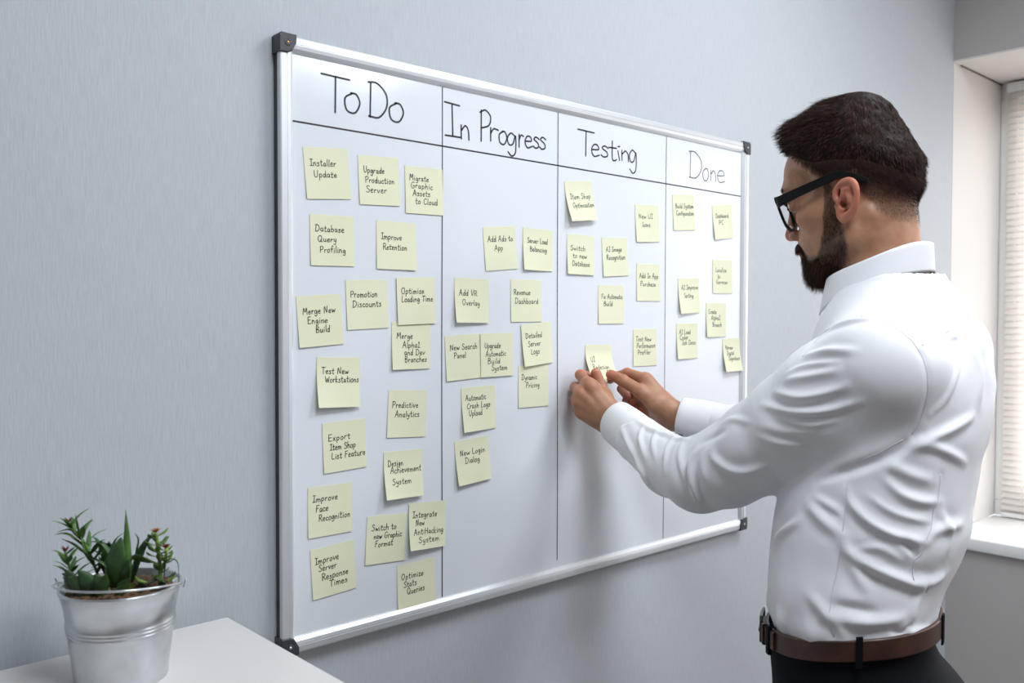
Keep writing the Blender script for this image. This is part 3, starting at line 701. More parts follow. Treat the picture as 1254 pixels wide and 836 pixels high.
def nets(g):
    """surface nets -> verts, quads"""
    D = g.D; nx, ny, nz = D.shape; s = D < 0
    c = np.zeros((nx-1, ny-1, nz-1), np.uint8)
    for dx in (0, 1):
        for dy in (0, 1):
            for dz in (0, 1): c += s[dx:nx-1+dx, dy:ny-1+dy, dz:nz-1+dz]
    act = (c > 0) & (c < 8); I, J, K = np.nonzero(act); n = len(I)
    idx = np.full(act.shape, -1, np.int32); idx[I, J, K] = np.arange(n)
    P = np.zeros((n, 3)); cnt = np.zeros(n)
    cor = {(a, b, d): D[I+a, J+b, K+d].astype(np.float64) for a in (0, 1) for b in (0, 1) for d in (0, 1)}
    for ax in range(3):
        o = [i for i in range(3) if i != ax]
        for p in (0, 1):
            for q in (0, 1):
                A = [0, 0, 0]; A[o[0]] = p; A[o[1]] = q; B = list(A); B[ax] = 1
                da, db = cor[tuple(A)], cor[tuple(B)]; cr = (da < 0) != (db < 0)
                t = np.where(cr, da/np.where(cr, da-db, 1), 0)
                for w in range(3):
                    P[:, w] += np.where(cr, (A[w]+(t if w == ax else 0)), 0)
                cnt += cr
    P = P/cnt[:, None]+np.stack([I, J, K], 1); V = P*g.h+g.lo
    Q = []
    for ax in range(3):
        o = [(ax+1) % 3, (ax+2) % 3]
        sl0 = [slice(None)]*3; sl1 = [slice(None)]*3
        sl0[ax] = slice(0, -1); sl1[ax] = slice(1, None)
        for w in o: sl0[w] = slice(1, -1); sl1[w] = slice(1, -1)
        a = s[tuple(sl0)]; b = s[tuple(sl1)]; ch = a != b
        E = np.array(np.nonzero(ch)).T
        for w in o: E[:, w] += 1
        sg = a[ch]
        def cell(d0, d1):
            e = E.copy(); e[:, o[0]] -= d0; e[:, o[1]] -= d1; return idx[e[:, 0], e[:, 1], e[:, 2]]
        q = np.stack([cell(1, 1), cell(0, 1), cell(0, 0), cell(1, 0)], 1)
        q[~sg] = q[~sg][:, ::-1]; Q.append(q)
    Q = np.concatenate(Q); Q = Q[(Q >= 0).all(1)]
    return V, Q
def relax(V, Q, it=1, f=.5):
    for _ in range(it):
        S_ = np.zeros_like(V); c = np.zeros(len(V))
        for a, b in ((0, 1), (1, 2), (2, 3), (3, 0)):
            for i, j in ((a, b), (b, a)):
                for w in range(3): S_[:, w] += np.bincount(Q[:, i], V[Q[:, j], w], len(V))
                c += np.bincount(Q[:, i], minlength=len(V))
        V = V+(S_/np.maximum(c, 1)[:, None]-V)*f
    return V
def normals(V, Q):
    n = np.cross(V[Q[:, 2]]-V[Q[:, 0]], V[Q[:, 3]]-V[Q[:, 1]]); N = np.zeros_like(V)
    for i in range(4):
        for w in range(3): N[:, w] += np.bincount(Q[:, i], n[:, w], len(V))
    return N/np.maximum(np.linalg.norm(N, axis=1), 1e-12)[:, None]
def vnoise(P, seed=0):
    """smooth value noise -1..1 on points"""
    P = np.asarray(P); i = np.floor(P).astype(np.int64); f = P-i; f = f*f*(3-2*f); out = 0
    def hsh(x, y, z):
        n = (x*73856093 ^ y*19349663 ^ z*83492791 ^ (seed*2654435761)) & 0x7fffffff
        n = (n ^ (n >> 13))*1274126177 & 0x7fffffff; n = n ^ (n >> 16); return (n & 0xffff)/32767.5-1
    for a in (0, 1):
        for b in (0, 1):
            for c in (0, 1):
                w = (f[:, 0] if a else 1-f[:, 0])*(f[:, 1] if b else 1-f[:, 1])*(f[:, 2] if c else 1-f[:, 2])
                out = out+w*hsh(i[:, 0]+a, i[:, 1]+b, i[:, 2]+c)
    return out
def polydist(V, P):
    """distance from verts to polyline, with parameter 0..1 along it"""
    P = np.asarray(P, float); best = np.full(len(V), 9.); bt = np.zeros(len(V)); sd = np.zeros((len(V), 3))
    L = np.r_[0, np.cumsum(np.linalg.norm(np.diff(P, axis=0), axis=1))]
    lo, hi = P.min(0)-.08, P.max(0)+.08
    m = np.nonzero(((V > lo) & (V < hi)).all(1))[0]; Vm = V[m]
    for i in range(len(P)-1):
        ab = P[i+1]-P[i]; t = np.clip(((Vm-P[i])@ab)/(ab@ab+1e-12), 0, 1)
        q = Vm-P[i]-t[:, None]*ab; d = np.linalg.norm(q, axis=1); u = d < best[m]
        mm = m[u]; best[mm] = d[u]; bt[mm] = ((L[i]+t[u]*(L[i+1]-L[i]))/L[-1]); sd[mm] = q[u]
    return best, bt, sd

# ------------------------------------------------------------------ the man: head
def rotm(head, pitch, roll=0):
    f = np.array([math.cos(head)*math.cos(pitch), math.sin(head)*math.cos(pitch), -math.sin(pitch)])
    l = np.array([-math.sin(head), math.cos(head), 0]); u = np.cross(f, l)
    return np.stack([f, l, u], 1)          # columns: forward, left, up
HO = np.array([.6538, -.5658, 1.6372]); HR = rotm(math.radians(96), math.radians(16))
def toW(P): return np.asarray(P)@HR.T+HO
def toL(P): return (np.asarray(P)-HO)@HR
def sst(x, a, b):
    t = np.clip((x-a)/(b-a), 0, 1); return t*t*(3-2*t)
def head_grid():
    g = Grid((-.125, -.105, -.215), (.140, .105, .150), .0014)
    # cranium and face mass
    g.ell((-.002, 0, .050), (.0850, .0755, .0885), 0)
    g.ell((-.022, 0, .028), (.063, .069, .064), .02)
    g.ell((.044, 0, .062), (.058, .062, .060), .025)
    g.ell((.036, 0, -.020), (.062, .0615, .068), .03)
    g.ell((.068, 0, -.045), (.036, .036, .038), .02)
    for s in (-1, 1):
        g.cap((.004, s*.0570, -.010), (.008, s*.0545, -.052), .016, .014, .02)
        g.cap((.008, s*.0545, -.052), (.074, s*.020, -.078), .014, .014, .02)
        g.ell((.052, s*.0470, .000), (.030, .020, .016), .018)
        g.ell((.060, s*.062, .045), (.020, .006, .020), .012, None, 's')
    g.ell((.086, 0, -.076), (.017, .021, .017), .014)
    g.ell((.045, 0, -.066), (.048, .040, .024), .02)
    g.cap((.0900, -.030, .0500), (.0900, .030, .0500), .0125, .0125, .014)
    for s in (-1, 1): g.ell((.108, s*.032, .030), (.020, .019, .0150), .014, None, 's')
    for s in (-1, 1):
        g.ell((.0835, s*.031, .0285), (.0125, .0135, .0125), .003)
        g.cap((.0925, s*.022, .0350), (.0900, s*.043, .0350), .0045, .004, .003)
        g.cap((.0940, s*.024, .0225), (.0905, s*.041, .0225), .003, .003, .004)
    # nose
    g.cap((.0970, 0, .0400), (.1160, 0, -.0040), .0070, .0082, .010)
    g.ell((.1175, 0, -.0085), (.0090, .0090, .0082), .006)
    for s in (-1, 1):
        g.ell((.1060, s*.0125, -.0130), (.0105, .0070, .0080), .005)
        g.ell((.1125, s*.0065, -.0195), (.0045, .0032, .0040), .002, None, 's')
    # lips
    g.ell((.1010, 0, -.0360), (.0110, .020, .0130), .008)
    g.ell((.1055, 0, -.0410), (.0065, .0200, .0050), .003)
    g.ell((.1035, 0, -.0495), (.0065, .0175, .0050), .003)
    g.cap((.1100, -.020, -.0455), (.1115, .0, -.0450), .0012, .0014, .002, 's'); g.cap((.1100, .020, -.0455), (.1115, .0, -.0450), .0012, .0014, .002, 's')
    return g
SKULL = None
def build_head():
    g = head_grid(); bare = g.D.copy()
    nb = toL([.6560, -.6120, 1.4550]); n1 = np.array([-.012, 0, -.040])
    g.cap(n1, toL([.6530, -.5990, 1.5300]), .0545, .0550, .022); g.cap(toL([.6530, -.5990, 1.5300]), nb, .055, .060, .01)
    for s in (-1, 1): g.cap((-.022, s*.052, -.030), toL([.655-s*.012, -.560, 1.485]), .012, .011, .016)
    # ears
    for s in (-1, 1):
        A = math.radians(22)
        def E(x, z, o=0):       # ear plate: back edge stands off the head
            return (x*1.06-.003+z*-.10, s*(.0735+o-(x-.012)*math.tan(A)), z*.80-.0035)
        g.chain([E(.010, -.020), E(.0, .0), E(-.004, .020)], [.0060, .0075, .0065], .006)
        g.cap(E(-.006, -.004), E(-.008, .020), .0105, .0095, .004)
        hel = catmull([E(.010, .002, .004), E(.013, .014, .004), E(.008, .026, .004), E(-.002, .0315, .004), E(-.012, .029, .004), E(-.0190, .0195, .004), E(-.0205, .006, .004), E(-.0175, -.009, .003), E(-.012, -.020, .002), E(-.003, -.028, .0015), E(.006, -.029, 0), E(.010, -.022, -.002)], 3)
        g.chain(hel, np.interp(np.linspace(0, 11, len(hel)), range(12), [.0030, .0034, .0034, .0036, .0037, .0036, .0035, .0036, .0042, .0055, .0054, .0045]), .003)
        g.ell(E(-.001, -.005, .010), (.0080, .0095, .0105), .004, None, 's')
        g.ell(E(.003, -.006, .002), (.0045, .0070, .0050), .003, None, 's')
        g.cap(E(-.004, .012, .0095), E(-.0135, .004, .0095), .0042, .0036, .004, 's')
        g.cap(E(-.010, .021, .0085), E(.002, .024, .0085), .0030, .0026, .003, 's')
        g.cap(E(-.008, -.006, .0045), E(-.007, .016, .0035), .0028, .0030, .003)
        g.cap(E(.0135, -.004, .001), E(.0125, -.010, .001), .0036, .0034, .003)
    return g, bare
def zcut(x): return np.interp(x, [-.10, -.085, -.04, .0, .03, .050, .066, .082, .095, .11], [.000, .004, .040, .056, .064, .080, .100, .116, .122, .126])
def hair_cover(P):
    """how far a point of the scalp lies above the lower edge of the long top hair"""
    return P[..., 2]-zcut(P[..., 0])
def beard_mask(P):
    x, y, z = P[..., 0], np.abs(P[..., 1]), P[..., 2]
    up = np.interp(x, [.0, .014, .024, .032, .040, .047, .058, .070, .085, .097, .104, .12], [.060, .060, .030, -.001, -.017, -.033, -.048, -.058, -.054, -.032, -.025, -.024])
    lo = np.interp(x, [-.02, .004, .012, .020, .023, .035, .06, .12], [.02, -.054, -.062, -.070, -.078, -.090, -.115, -.13])
    m = sst(up-z, -.004, .006)*sst(z-lo, -.004, .008)*sst(x, .008, .017)
    lips = sst(np.hypot((z+.0455)/.0085, y/.022), .8, 1.1)
    cheek = np.where(x > .066, sst(y, .0, .001)*0+1, 1)
    return m*np.where(x > .09, lips, 1)*cheek
def fade_mask(P):
    x, z = P[..., 0], P[..., 2]
    lo = np.interp(x, [-.1, -.062, -.046, -.036, -.028, -.012, .008, .014, .029, .044, .054, .066, .080], [-.054, -.054, -.047, -.034, -.012, .022, .034, .030, .047, .066, .080, .100, .116])
    return sst(z-lo+vnoise(P*180, 41).reshape(z.shape)*.0015 if P.ndim == 2 else z-lo, -.005, .016)
g, bare = build_head()
V, Q = nets(g); V = relax(V, Q, 1, .4)
HV, HQ = V, Q
N_ = normals(V, Q)
fm, bmk = fade_mask(V), beard_mask(V)
earm = (np.abs(V[:, 1]) > .0745)*(np.abs(V[:, 0]) < .034)*(V[:, 2] < .036)*(V[:, 2] > -.04)
fm = fm*(1-earm); bmk = bmk*(1-earm)
stub = np.maximum(fm*(.50+.48*sst(hair_cover(V), -.055, -.012)), bmk*(.50+.35*sst(-V[:, 2], .02, .06)))
stub = np.maximum(stub, .22*sst(V[:, 2], -.11, -.09)*sst(-V[:, 2], .07, .09)*(V[:, 0] > .02))
red = np.maximum.reduce([earm*.62, .7*np.exp(-((V-[.118, 0, -.010])**2).sum(1)/.00030), .35*np.exp(-(((np.abs(V*[1, 1, 1])-[.07, .045, .0])*[1, 1, 1])**2).sum(1)/.0005), .6*np.exp(-((V-[.108, 0, -.046])**2).sum(1)/.00018)])
BODY = [(toW(V), Q, stub, red)]
# eyebrows' darkening is done with strands; hair mass
hg = Grid((-.125, -.105, -.215), (.140, .105, .150), .0014); hg.D = bare
hg2 = Grid((-.130, -.110, -.02), (.125, .110, .190), .0022)
def sample(g, P):
    q = (P-g.lo)/g.h; q = np.clip(q, 0, np.array(g.n)-1.001); i = q.astype(int); f = q-i; o = 0
    for a in (0, 1):
        for b in (0, 1):
            for c in (0, 1):
                w = (f[..., 0] if a else 1-f[..., 0])*(f[..., 1] if b else 1-f[..., 1])*(f[..., 2] if c else 1-f[..., 2])
                o = o+w*g.D[i[..., 0]+a, i[..., 1]+b, i[..., 2]+c]
    return o
def scalp_d(P):     # cranium only, analytic (valid above the old grid too)
    def el(c, r):
        q = P-np.array(c); a = np.sqrt(((q/r)**2).sum(-1)); b = np.sqrt(((q/np.array(r)**2)**2).sum(-1)); return a*(a-1)/(b+1e-9)
    d = el((-.002, 0, .050), np.array((.0850, .0755, .0885)))
    d = smin(d, el((-.022, 0, .028), np.array((.063, .069, .064))), .02)
    return smin(d, el((.044, 0, .062), np.array((.058, .062, .060))), .025)
def hair_t(P):
    c = hair_cover(P); x, z = P[..., 0], P[..., 2]
    t = -.022+.0215*sst(c, -.012, .002)+.0065*sst(c, -.002, .030)+.0195*sst(z, .080, .150)-.003*sst(-x, .05, .09)*sst(z, .02, .08)
    t = t+.001*sst(x, .035, .085)*sst(c, -.002, .02)*sst(z, .105, .135)
    return t
X, Y, Z = np.meshgrid(*hg2.ax, indexing='ij'); PP = np.stack([X, Y, Z], -1)
lump = vnoise((PP*[28, 55, 55]).reshape(-1, 3), 4).reshape(X.shape)*.0024+vnoise((PP*[60, 130, 130]).reshape(-1, 3), 5).reshape(X.shape)*.0012
hg2.D = (scalp_d(PP)-hair_t(PP)-lump*sst(hair_cover(PP), .0, .03)).astype(np.float32)
q_ell = PP-np.array([.050, 0, .134])
aq = (q_ell[..., 0]/.026)**2+(q_ell[..., 1]/.044)**2+(q_ell[..., 2]/.018)**2
hg2.D = smin(hg2.D, ((np.sqrt(aq)-1)*.022).astype(np.float32)-.5*lump.astype(np.float32), .018)
del X, Y, Z, PP
HAV, HAQ = nets(hg2); HAV = relax(HAV, HAQ, 1, .4); HAN = normals(HAV, HAQ)
# beard mass: a skin-hugging shell
bg = Grid((-.005, -.080, -.125), (.140, .080, .075), .0018)
X, Y, Z = np.meshgrid(*bg.ax, indexing='ij'); PP = np.stack([X, Y, Z], -1)
bt = beard_mask(PP)*(.0016+.0030*sst(-PP[..., 2], .050, .090)*sst(PP[..., 0], .03, .07)+.0030*sst(PP[..., 0], .085, .10))-.0030
bt = bt+vnoise((PP*110).reshape(-1, 3), 8).reshape(X.shape)*.0008
bg.D = (sample(hg, PP)-bt).astype(np.float32); del X, Y, Z, PP
BV, BQ = nets(bg); BV = relax(BV, BQ, 1, .4); BN = normals(BV, BQ)

M_hair = mat('dark_brown_hair', (.018, .011, .009), .5)
def hair_mat(name, c1, c2, rough):
    m = mat(name, c1, rough); at = nd(m, 'ShaderNodeAttribute', attribute_name='shade'); r = nd(m, 'ShaderNodeValToRGB')
    r.color_ramp.elements[0].color = (*c1, 1); r.color_ramp.elements[1].color = (*c2, 1)
    bsdf(m).inputs['Specular IOR Level'].default_value = .09
    lk(m, at.outputs['Fac'], r.inputs[0]); lk(m, r.outputs[0], bsdf(m).inputs['Base Color']); return m
M_strand = hair_mat('hair_strands', (.005, .0028, .0025), (.095, .046, .034), .6)
M_bstrand = hair_mat('beard_strands', (.008, .0045, .003), (.12, .058, .032), .6)
def set_attr(o, name, vals):
    a = o.data.attributes.new(name, 'FLOAT', 'POINT'); a.data.foreach_set('value', np.asarray(vals, np.float32).ravel())
def strands(seedP, seedN, dirs, length, width, rs, segs=3, droop=None, lift=.0003, curl=.12):
    n = len(seedP); t = np.linspace(0, 1, segs+1)
    d = dirs+rs.normal(0, curl, dirs.shape); d -= 0
    d /= np.linalg.norm(d, axis=1)[:, None]
    side = np.cross(d, seedN+rs.normal(0, .5, seedN.shape)); side /= np.maximum(np.linalg.norm(side, axis=1), 1e-6)[:, None]
    bend = rs.normal(0, .18, (n, 3)) if droop is None else droop+rs.normal(0, .12, (n, 3))
    V = np.zeros((n, segs+1, 2, 3))
    for k, tt in enumerate(t):
        c = seedP+seedN*lift+d*(length*tt)[:, None]+bend*(length*tt*tt*.5)[:, None]
        w = width*(1-.85*tt)*.5
        V[:, k, 0] = c+side*w; V[:, k, 1] = c-side*w
    base = np.arange(n)[:, None]*(segs+1)*2; Q = []
    for k in range(segs): Q.append(np.stack([base[:, 0]+2*k, base[:, 0]+2*k+1, base[:, 0]+2*k+3, base[:, 0]+2*k+2], 1))
    sh = np.repeat(rs.uniform(0, 1, n)**1.6, (segs+1)*2)
    return V.reshape(-1, 3), np.concatenate(Q), sh
def pick(Vv, Qq, n, rs, weight):
    c = Vv[Qq].mean(1); a = np.linalg.norm(np.cross(Vv[Qq[:, 2]]-Vv[Qq[:, 0]], Vv[Qq[:, 3]]-Vv[Qq[:, 1]]), axis=1)
    w = a*weight(c); w /= w.sum(); i = rs.choice(len(Qq), n, p=w)
    b = rs.dirichlet((1, 1, 1, 1), n); return (Vv[Qq[i]]*b[:, :, None]).sum(1), i
rs = np.random.RandomState(5)
person = empty('person', (.58, -.60, 0), 'man in white shirt and glasses placing a note on the whiteboard', 'person')
def rel(V): return np.asarray(V)-np.array([.58, -.60, 0])
# --- top hair strands
SP, si = pick(HAV, HAQ, 17000, rs, lambda c: (hair_cover(c) > -.004)*1.)
SN = HAN[HAQ[si, 0]]
flow = np.stack([np.where(SP[:, 0] > -.03, .75, .0)*(1-.8*sst(SP[:, 0], .055, .085))+.25, SP[:, 1]*3, np.zeros(len(SP))], 1)
ang = vnoise(SP*26, 9)*.7; flow[:, 1] += ang
bk = sst(-SP[:, 0], .015, .075); flow = flow*(1-bk)[:, None]+np.array([-.06, 0, -1.])*bk[:, None]+np.stack([0*ang, ang*.4, 0*ang], 1)*bk[:, None]
sd = sst(.115-SP[:, 2], .0, .04)*(1-bk); flow += np.array([.1, 0, -.8])*sd[:, None]
flow += SN*.10; fl = flow/np.linalg.norm(flow, axis=1)[:, None]
ln = (.009+.008*sst(SP[:, 2], .09, .15))*rs.uniform(.6, 1.25, len(SP))
v1, q1, s1_ = strands(SP, SN, fl, ln, .00062, rs, 3, -SN*.30, .0005, .2)
hv = toW(np.concatenate([HAV, v1])); hq = np.concatenate([HAQ, q1+len(HAV)])
hs = np.concatenate([np.full(len(HAV), .06), s1_])
# --- clipped sides: very short strands on the skin
SP, si = pick(HV, HQ, 15000, rs, lambda c: fade_mask(c)*(hair_cover(c) < .006)*(np.abs(c[:, 1]) < .0765)*(.35+.65*sst(hair_cover(c), -.07, -.01)))
SN = N_[HQ[si, 0]]; fl = np.array([-.25, 0, -1.])+SN*.55; fl /= np.linalg.norm(fl, axis=1)[:, None]
ln = (.0030+.0065*sst(hair_cover(SP), -.05, .0))*rs.uniform(.7, 1.2, len(SP))
v2, q2, s2_ = strands(SP, SN, fl, ln, .00038, rs, 1, None, -.0003)
hq = np.concatenate([hq, q2+len(hv)]); hv = np.concatenate([hv, toW(v2)]); hs = np.concatenate([hs, s2_*.9+.1])
o = mesh_obj('hair', rel(hv), hq, M_strand, person, True); set_attr(o, 'shade', hs); o['label'] = 'dark brown hair, long on top and clipped short at the sides'
# --- beard
SP, si = pick(BV, BQ, 15000, rs, lambda c: beard_mask(c)*1.)
SN = BN[BQ[si, 0]]; ok = (SN[:, 0]*0+1) > 0
fl = np.array([.25, 0, -1.])+SN*.5; fl[SP[:, 0] > .095] += [0, 0, 0]; fl /= np.linalg.norm(fl, axis=1)[:, None]
ln = (.0045+.0065*sst(-SP[:, 2], .03, .08))*rs.uniform(.6, 1.2, len(SP))
v3, q3, s3_ = strands(SP, SN, fl, ln, .00042, rs, 2, np.array([.2, 0, -.4]), -.0006)
bv = np.concatenate([BV, v3]); bq = np.concatenate([BQ, q3+len(BV)]); bs = np.concatenate([np.full(len(BV), .10), s3_])
SP, si = pick(HV, HQ, 3500, rs, lambda c: beard_mask(c)*(c[:, 2] > -.045)*(np.abs(c[:, 1]) < .0765))
SN = N_[HQ[si, 0]]; fl = np.array([.15, 0, -1.])+SN*.5; fl /= np.linalg.norm(fl, axis=1)[:, None]
v4, q4, s4_ = strands(SP, SN, fl, .0055*rs.uniform(.6, 1.2, len(SP)), .0004, rs, 2, None, -.0003)
bq = np.concatenate([bq, q4+len(bv)]); bv = np.concatenate([bv, v4]); bs = np.concatenate([bs, s4_])
o = mesh_obj('beard', rel(toW(bv)), bq, M_bstrand, person, True); set_attr(o, 'shade', bs); o['label'] = 'full dark brown beard and moustache'
# --- eyebrows
ev, eq, es = [], [], []; off = 0
for s in (-1, 1):
    n = 260; t = rs.uniform(0, 1, n)
    P_ = np.stack([.1025-.012*t**2, s*(.014+.036*t), .0475+.006*np.sin(t*2.4)+rs.uniform(-.0028, .0028, n)], 1)
    SNb = np.tile([1., 0, 0], (n, 1)); fl = np.stack([0*t-.1, s*(.8+0*t), .45-.7*t], 1)
    v5, q5, s5 = strands(P_, SNb, fl, .0075*rs.uniform(.7, 1.2, n), .0004, rs, 2)
    ev.append(v5); eq.append(q5+off); es.append(s5); off += len(v5)
o = mesh_obj('eyebrows', rel(toW(np.concatenate(ev))), np.concatenate(eq), M_strand, person, True); set_attr(o, 'shade', np.concatenate(es))
# --- eyes
M_eye = mat('eye', (.75, .72, .70), .15); M_iris = mat('dark_brown_iris', (.05, .025, .012), .1)
for s in (-1, 1):
    c = np.array([.0850, s*.031, .0285]); v, f = [], []
    P_ = [(.0125*math.sin(a), .0125*math.cos(a)) for a in np.linspace(0.0001, math.pi, 14)]
    vv, ff = lathe([(r, z) for r, z in P_], 20); vv = np.array(vv)
    d = rotm(math.radians(0), math.radians(25)); loc_ = np.stack([vv[:, 2], vv[:, 0], vv[:, 1]], 1)@d.T+c
    e = mesh_obj('eye', rel(toW(loc_)), [q[::-1] for q in ff], M_eye, person, True)
    vv, ff = lathe([(.0001, .0129), (.0024, .0128), (.0056, .0117)], 18); vv = np.array(vv)
    loc_ = np.stack([vv[:, 2], vv[:, 0], vv[:, 1]], 1)@d.T+c
    mesh_obj('iris', rel(toW(loc_)), ff, M_iris, e, True)
# --- glasses
M_frame = mat('matt_black_acetate', (.003, .003, .0035), .5); bsdf(M_frame).inputs['Specular IOR Level'].default_value = .22
def rim(s):
    sh = [(-.0255, .0155), (-.0260, .004), (-.0225, -.0115), (-.0120, -.0195), (.004, -.0205), (.0180, -.0150), (.0250, -.0020), (.0275, .0110), (.0265, .0190), (.012, .0205), (-.012, .0200)]
    cl_ = catmull(sh+[sh[0], sh[1]], 5)[:len(sh)*5]
    return cl_
def gl(y, z, dx=0): return np.array([.1065-1.1*y*y*1.6+dx-.06*(.03-z), y, z])
GZ = .0165; gparts = []
lens_rings = []
for s in (-1, 1):
    ring = rim(s); n = len(ring); V = []; F = []; cen = np.array([0, 0])
    for (a, b) in ring:
        nrm = np.array([a, b*1.25]); nrm = nrm/np.linalg.norm(nrm); top = 2.0 if b > .012 else 1.0
        for w, dx in ((0, -.002), (0, .002), (.0042*top, .002), (.0042*top, -.002)):
            q = np.array([a, b])+nrm*w*np.array([1, 1])
            V.append(toW(gl(s*(.0345+q[0]), GZ+q[1], dx)))
    for i in range(n):
        j = (i+1) % n
        for k in range(4): F.append((i*4+k, i*4+(k+1) % 4, j*4+(k+1) % 4, j*4+k))
    gparts.append((V, F)); lens_rings.append((s, ring))
V, F = tube([toW(gl(y, GZ+.0145, 0)) for y in np.linspace(-.010, .010, 7)], .0032, 8); gparts.append((V, F))
for s in (-1, 1):
    P_ = [gl(s*.0660, GZ+.016), (.092, s*.0725, .0320), (.060, s*.0765, .0335), (.020, s*.0785, .0350), (-.004, s*.0790, .0350), (-.022, s*.0770, .0260), (-.040, s*.0740, .0120)]
    H_ = [.0085, .0082, .0070, .0062, .0055, .0050, .0042]; P_ = [np.asarray(p, float) for p in P_]
    cp = catmull(P_, 6); hh = np.interp(np.linspace(0, 6, len(cp)), range(7), H_); V = []; F = []
    for c, h in zip(cp, hh):
        for dy, dz in ((-.0018, -h), (.0018, -h), (.0018, h*.9), (-.0018, h*.9)): V.append(toW(c+[0, dy, dz]))
    for i in range(len(cp)-1):
        for k in range(4): F.append((i*4+k, i*4+(k+1) % 4, i*4+4+(k+1) % 4, i*4+4+k))
    F.append((3, 2, 1, 0)); F.append(tuple(len(V)-4+k for k in range(4))); gparts.append((V, F))
V, F = join_vf(gparts)
gls = mesh_obj('glasses', rel(np.array([tuple(v) for v in V])), F, M_frame, person); gls['label'] = 'thick black framed glasses'
mo = gls.modifiers.new('round', 'BEVEL'); mo.width = .0006; mo.segments = 2; mo.limit_method = 'ANGLE'
M_lens = thin_glass('spectacle_lens', .10)
for s, ring in lens_rings:
    n = len(ring); V = []
    for dx in (-.0006, .0006):
        V += [tuple(rel(toW(gl(s*(.0345+a*1.01), GZ+b*1.01, dx)))) for a, b in ring]
    F = [tuple(range(n)), tuple(range(2*n-1, n-1, -1))]+[(i, n+i, n+(i+1) % n, (i+1) % n) for i in range(n)]
    mesh_obj('lens', V, F, M_lens, gls)

# ------------------------------------------------------------------ the man: hands and the hidden body inside the clothes
def hand(H, lo, hi, r=1.0):
    g = Grid(lo, hi, .0013)
    W_ = np.array(H['W']); el = np.array(H['E'])
    fing = [np.array(H[k]) for k in 'IMRP']; th = np.array(H['T'])
    yl = YB-.0010
    def clamp(P, R):
        P = P.copy()
        for i in range(len(P)): P[i, 1] = min(P[i, 1], yl-R[i]*.92)
        return P
    RR = {'I': (.0112, .0096, .0086, .0074), 'M': (.0114, .0098, .0088, .0076), 'R': (.0110, .0094, .0084, .0072), 'P': (.0100, .0084, .0076, .0066)}
    g.cap(el, W_, .0285*r, .0255*r, .01)
    tips = []
    for k, P in zip('IMRP', fing):
        R = np.array(RR[k])*r; P = clamp(P, R)
        # metacarpal
        side = (P[0]-np.mean([f[0] for f in fing], 0))*.45
        g.cap(W_+side, P[0], .0180*r, R[0]*1.2, .012)
    for k, P in zip('IMRP', fing):
        R = np.array(RR[k])*r; P = clamp(P, R)
        g.cap(P[0], P[1], R[0], R[1]*1.02, .0035); g.cap(P[1], P[2], R[1], R[2], .0018); g.cap(P[2], P[3], R[2], R[3], .0015)
        g.ell(P[1], (R[1]*1.09,)*3, .002)
        # extensor tendon and knuckle
        dn = H['back']; g.cap(W_+np.array(dn)*.016*r+(P[0]-W_)*.25, P[0]+np.array(dn)*.0075*r, .0032*r, .0044*r, .008)
        tips.append((P[2], P[3], R[3]))
    pc = np.mean([f[0] for f in fing], 0); g.ell((pc*.5+W_*.5)-np.array(H['back'])*.010, (.022*r,)*3, .02)
    for a_, b_, r1, r2 in H.get('X', []): g.cap(a_, b_, r1, r2, .008)
    R = np.array([.0170, .0132, .0116, .0098])*r; P = clamp(th, R)
    g.cap(W_+(P[0]-W_)*.3, P[0], .0190*r, R[0], .012)
    g.cap(P[0], P[1], R[0], R[1], .010); g.cap(P[1], P[2], R[1]*.98, R[2]*.95, .003); g.cap(P[2], P[3], R[2], R[3], .002)
    g.ell(P[2], (R[2]*1.06,)*3, .002)
    g.cap(P[0], fing[0][0]*.85+P[0]*.15, .0095*r, .0085*r, .014)     # web between thumb and index
    tips.append((P[2], P[3], R[3]))
    V, Q = nets(g); V = relax(V, Q, 2, .5)
    Nn = normals(V, Q)
    cr = vnoise(V*[420, 420, 420], 3)*.00012+vnoise(V*150, 6)*.00018
    V = V+Nn*cr[:, None]
    # knuckle creases and redness
    red = np.zeros(len(V))
    for k, f in zip('IMRP', fing):
        f = clamp(f, np.array(RR[k])*r)
        for j in (0, 1, 2, 3): red = np.maximum(red, (.42, .75, .45, .6)[j]*np.exp(-((V-f[j])**2).sum(1)/.00022))
    red = np.maximum(red, .8*np.exp(-((V-P[3])**2).sum(1)/.00022)); red = np.maximum(red, .4*np.exp(-((V-P[2])**2).sum(1)/.00022))
    return V, Q, red, tips, P
LH = {'W': [0.6267, -0.1132, 1.2748], 'E': [0.6028, -0.1664, 1.2639], 'back': [-.75, -.62, -.05],
 'I': [[.5954, -.0700, 1.3460], [.6075, -.0400, 1.3610], [.6265, -.0330, 1.3600], [.6440, -.0300, 1.3570]],
 'M': [[.5835, -.0625, 1.3300], [.6020, -.0330, 1.3370], [.6150, -.0300, 1.3290], [.6260, -.0400, 1.3170]],
 'R': [[.5825, -.0590, 1.3127], [.6010, -.0330, 1.3160], [.6120, -.0310, 1.3060], [.6210, -.0450, 1.2980]],
 'P': [[.5885, -.0600, 1.2925], [.6040, -.0370, 1.2960], [.6140, -.0380, 1.2860], [.6190, -.0500, 1.2800]],
 'X': [([.5990, -.0760, 1.3400], [.6385, -.0745, 1.3200], .0125, .0125)],
 'T': [[.6330, -.0880, 1.2980], [.6390, -.0720, 1.3230], [.6390, -.0600, 1.3430], [.6360, -.0535, 1.3640]]}
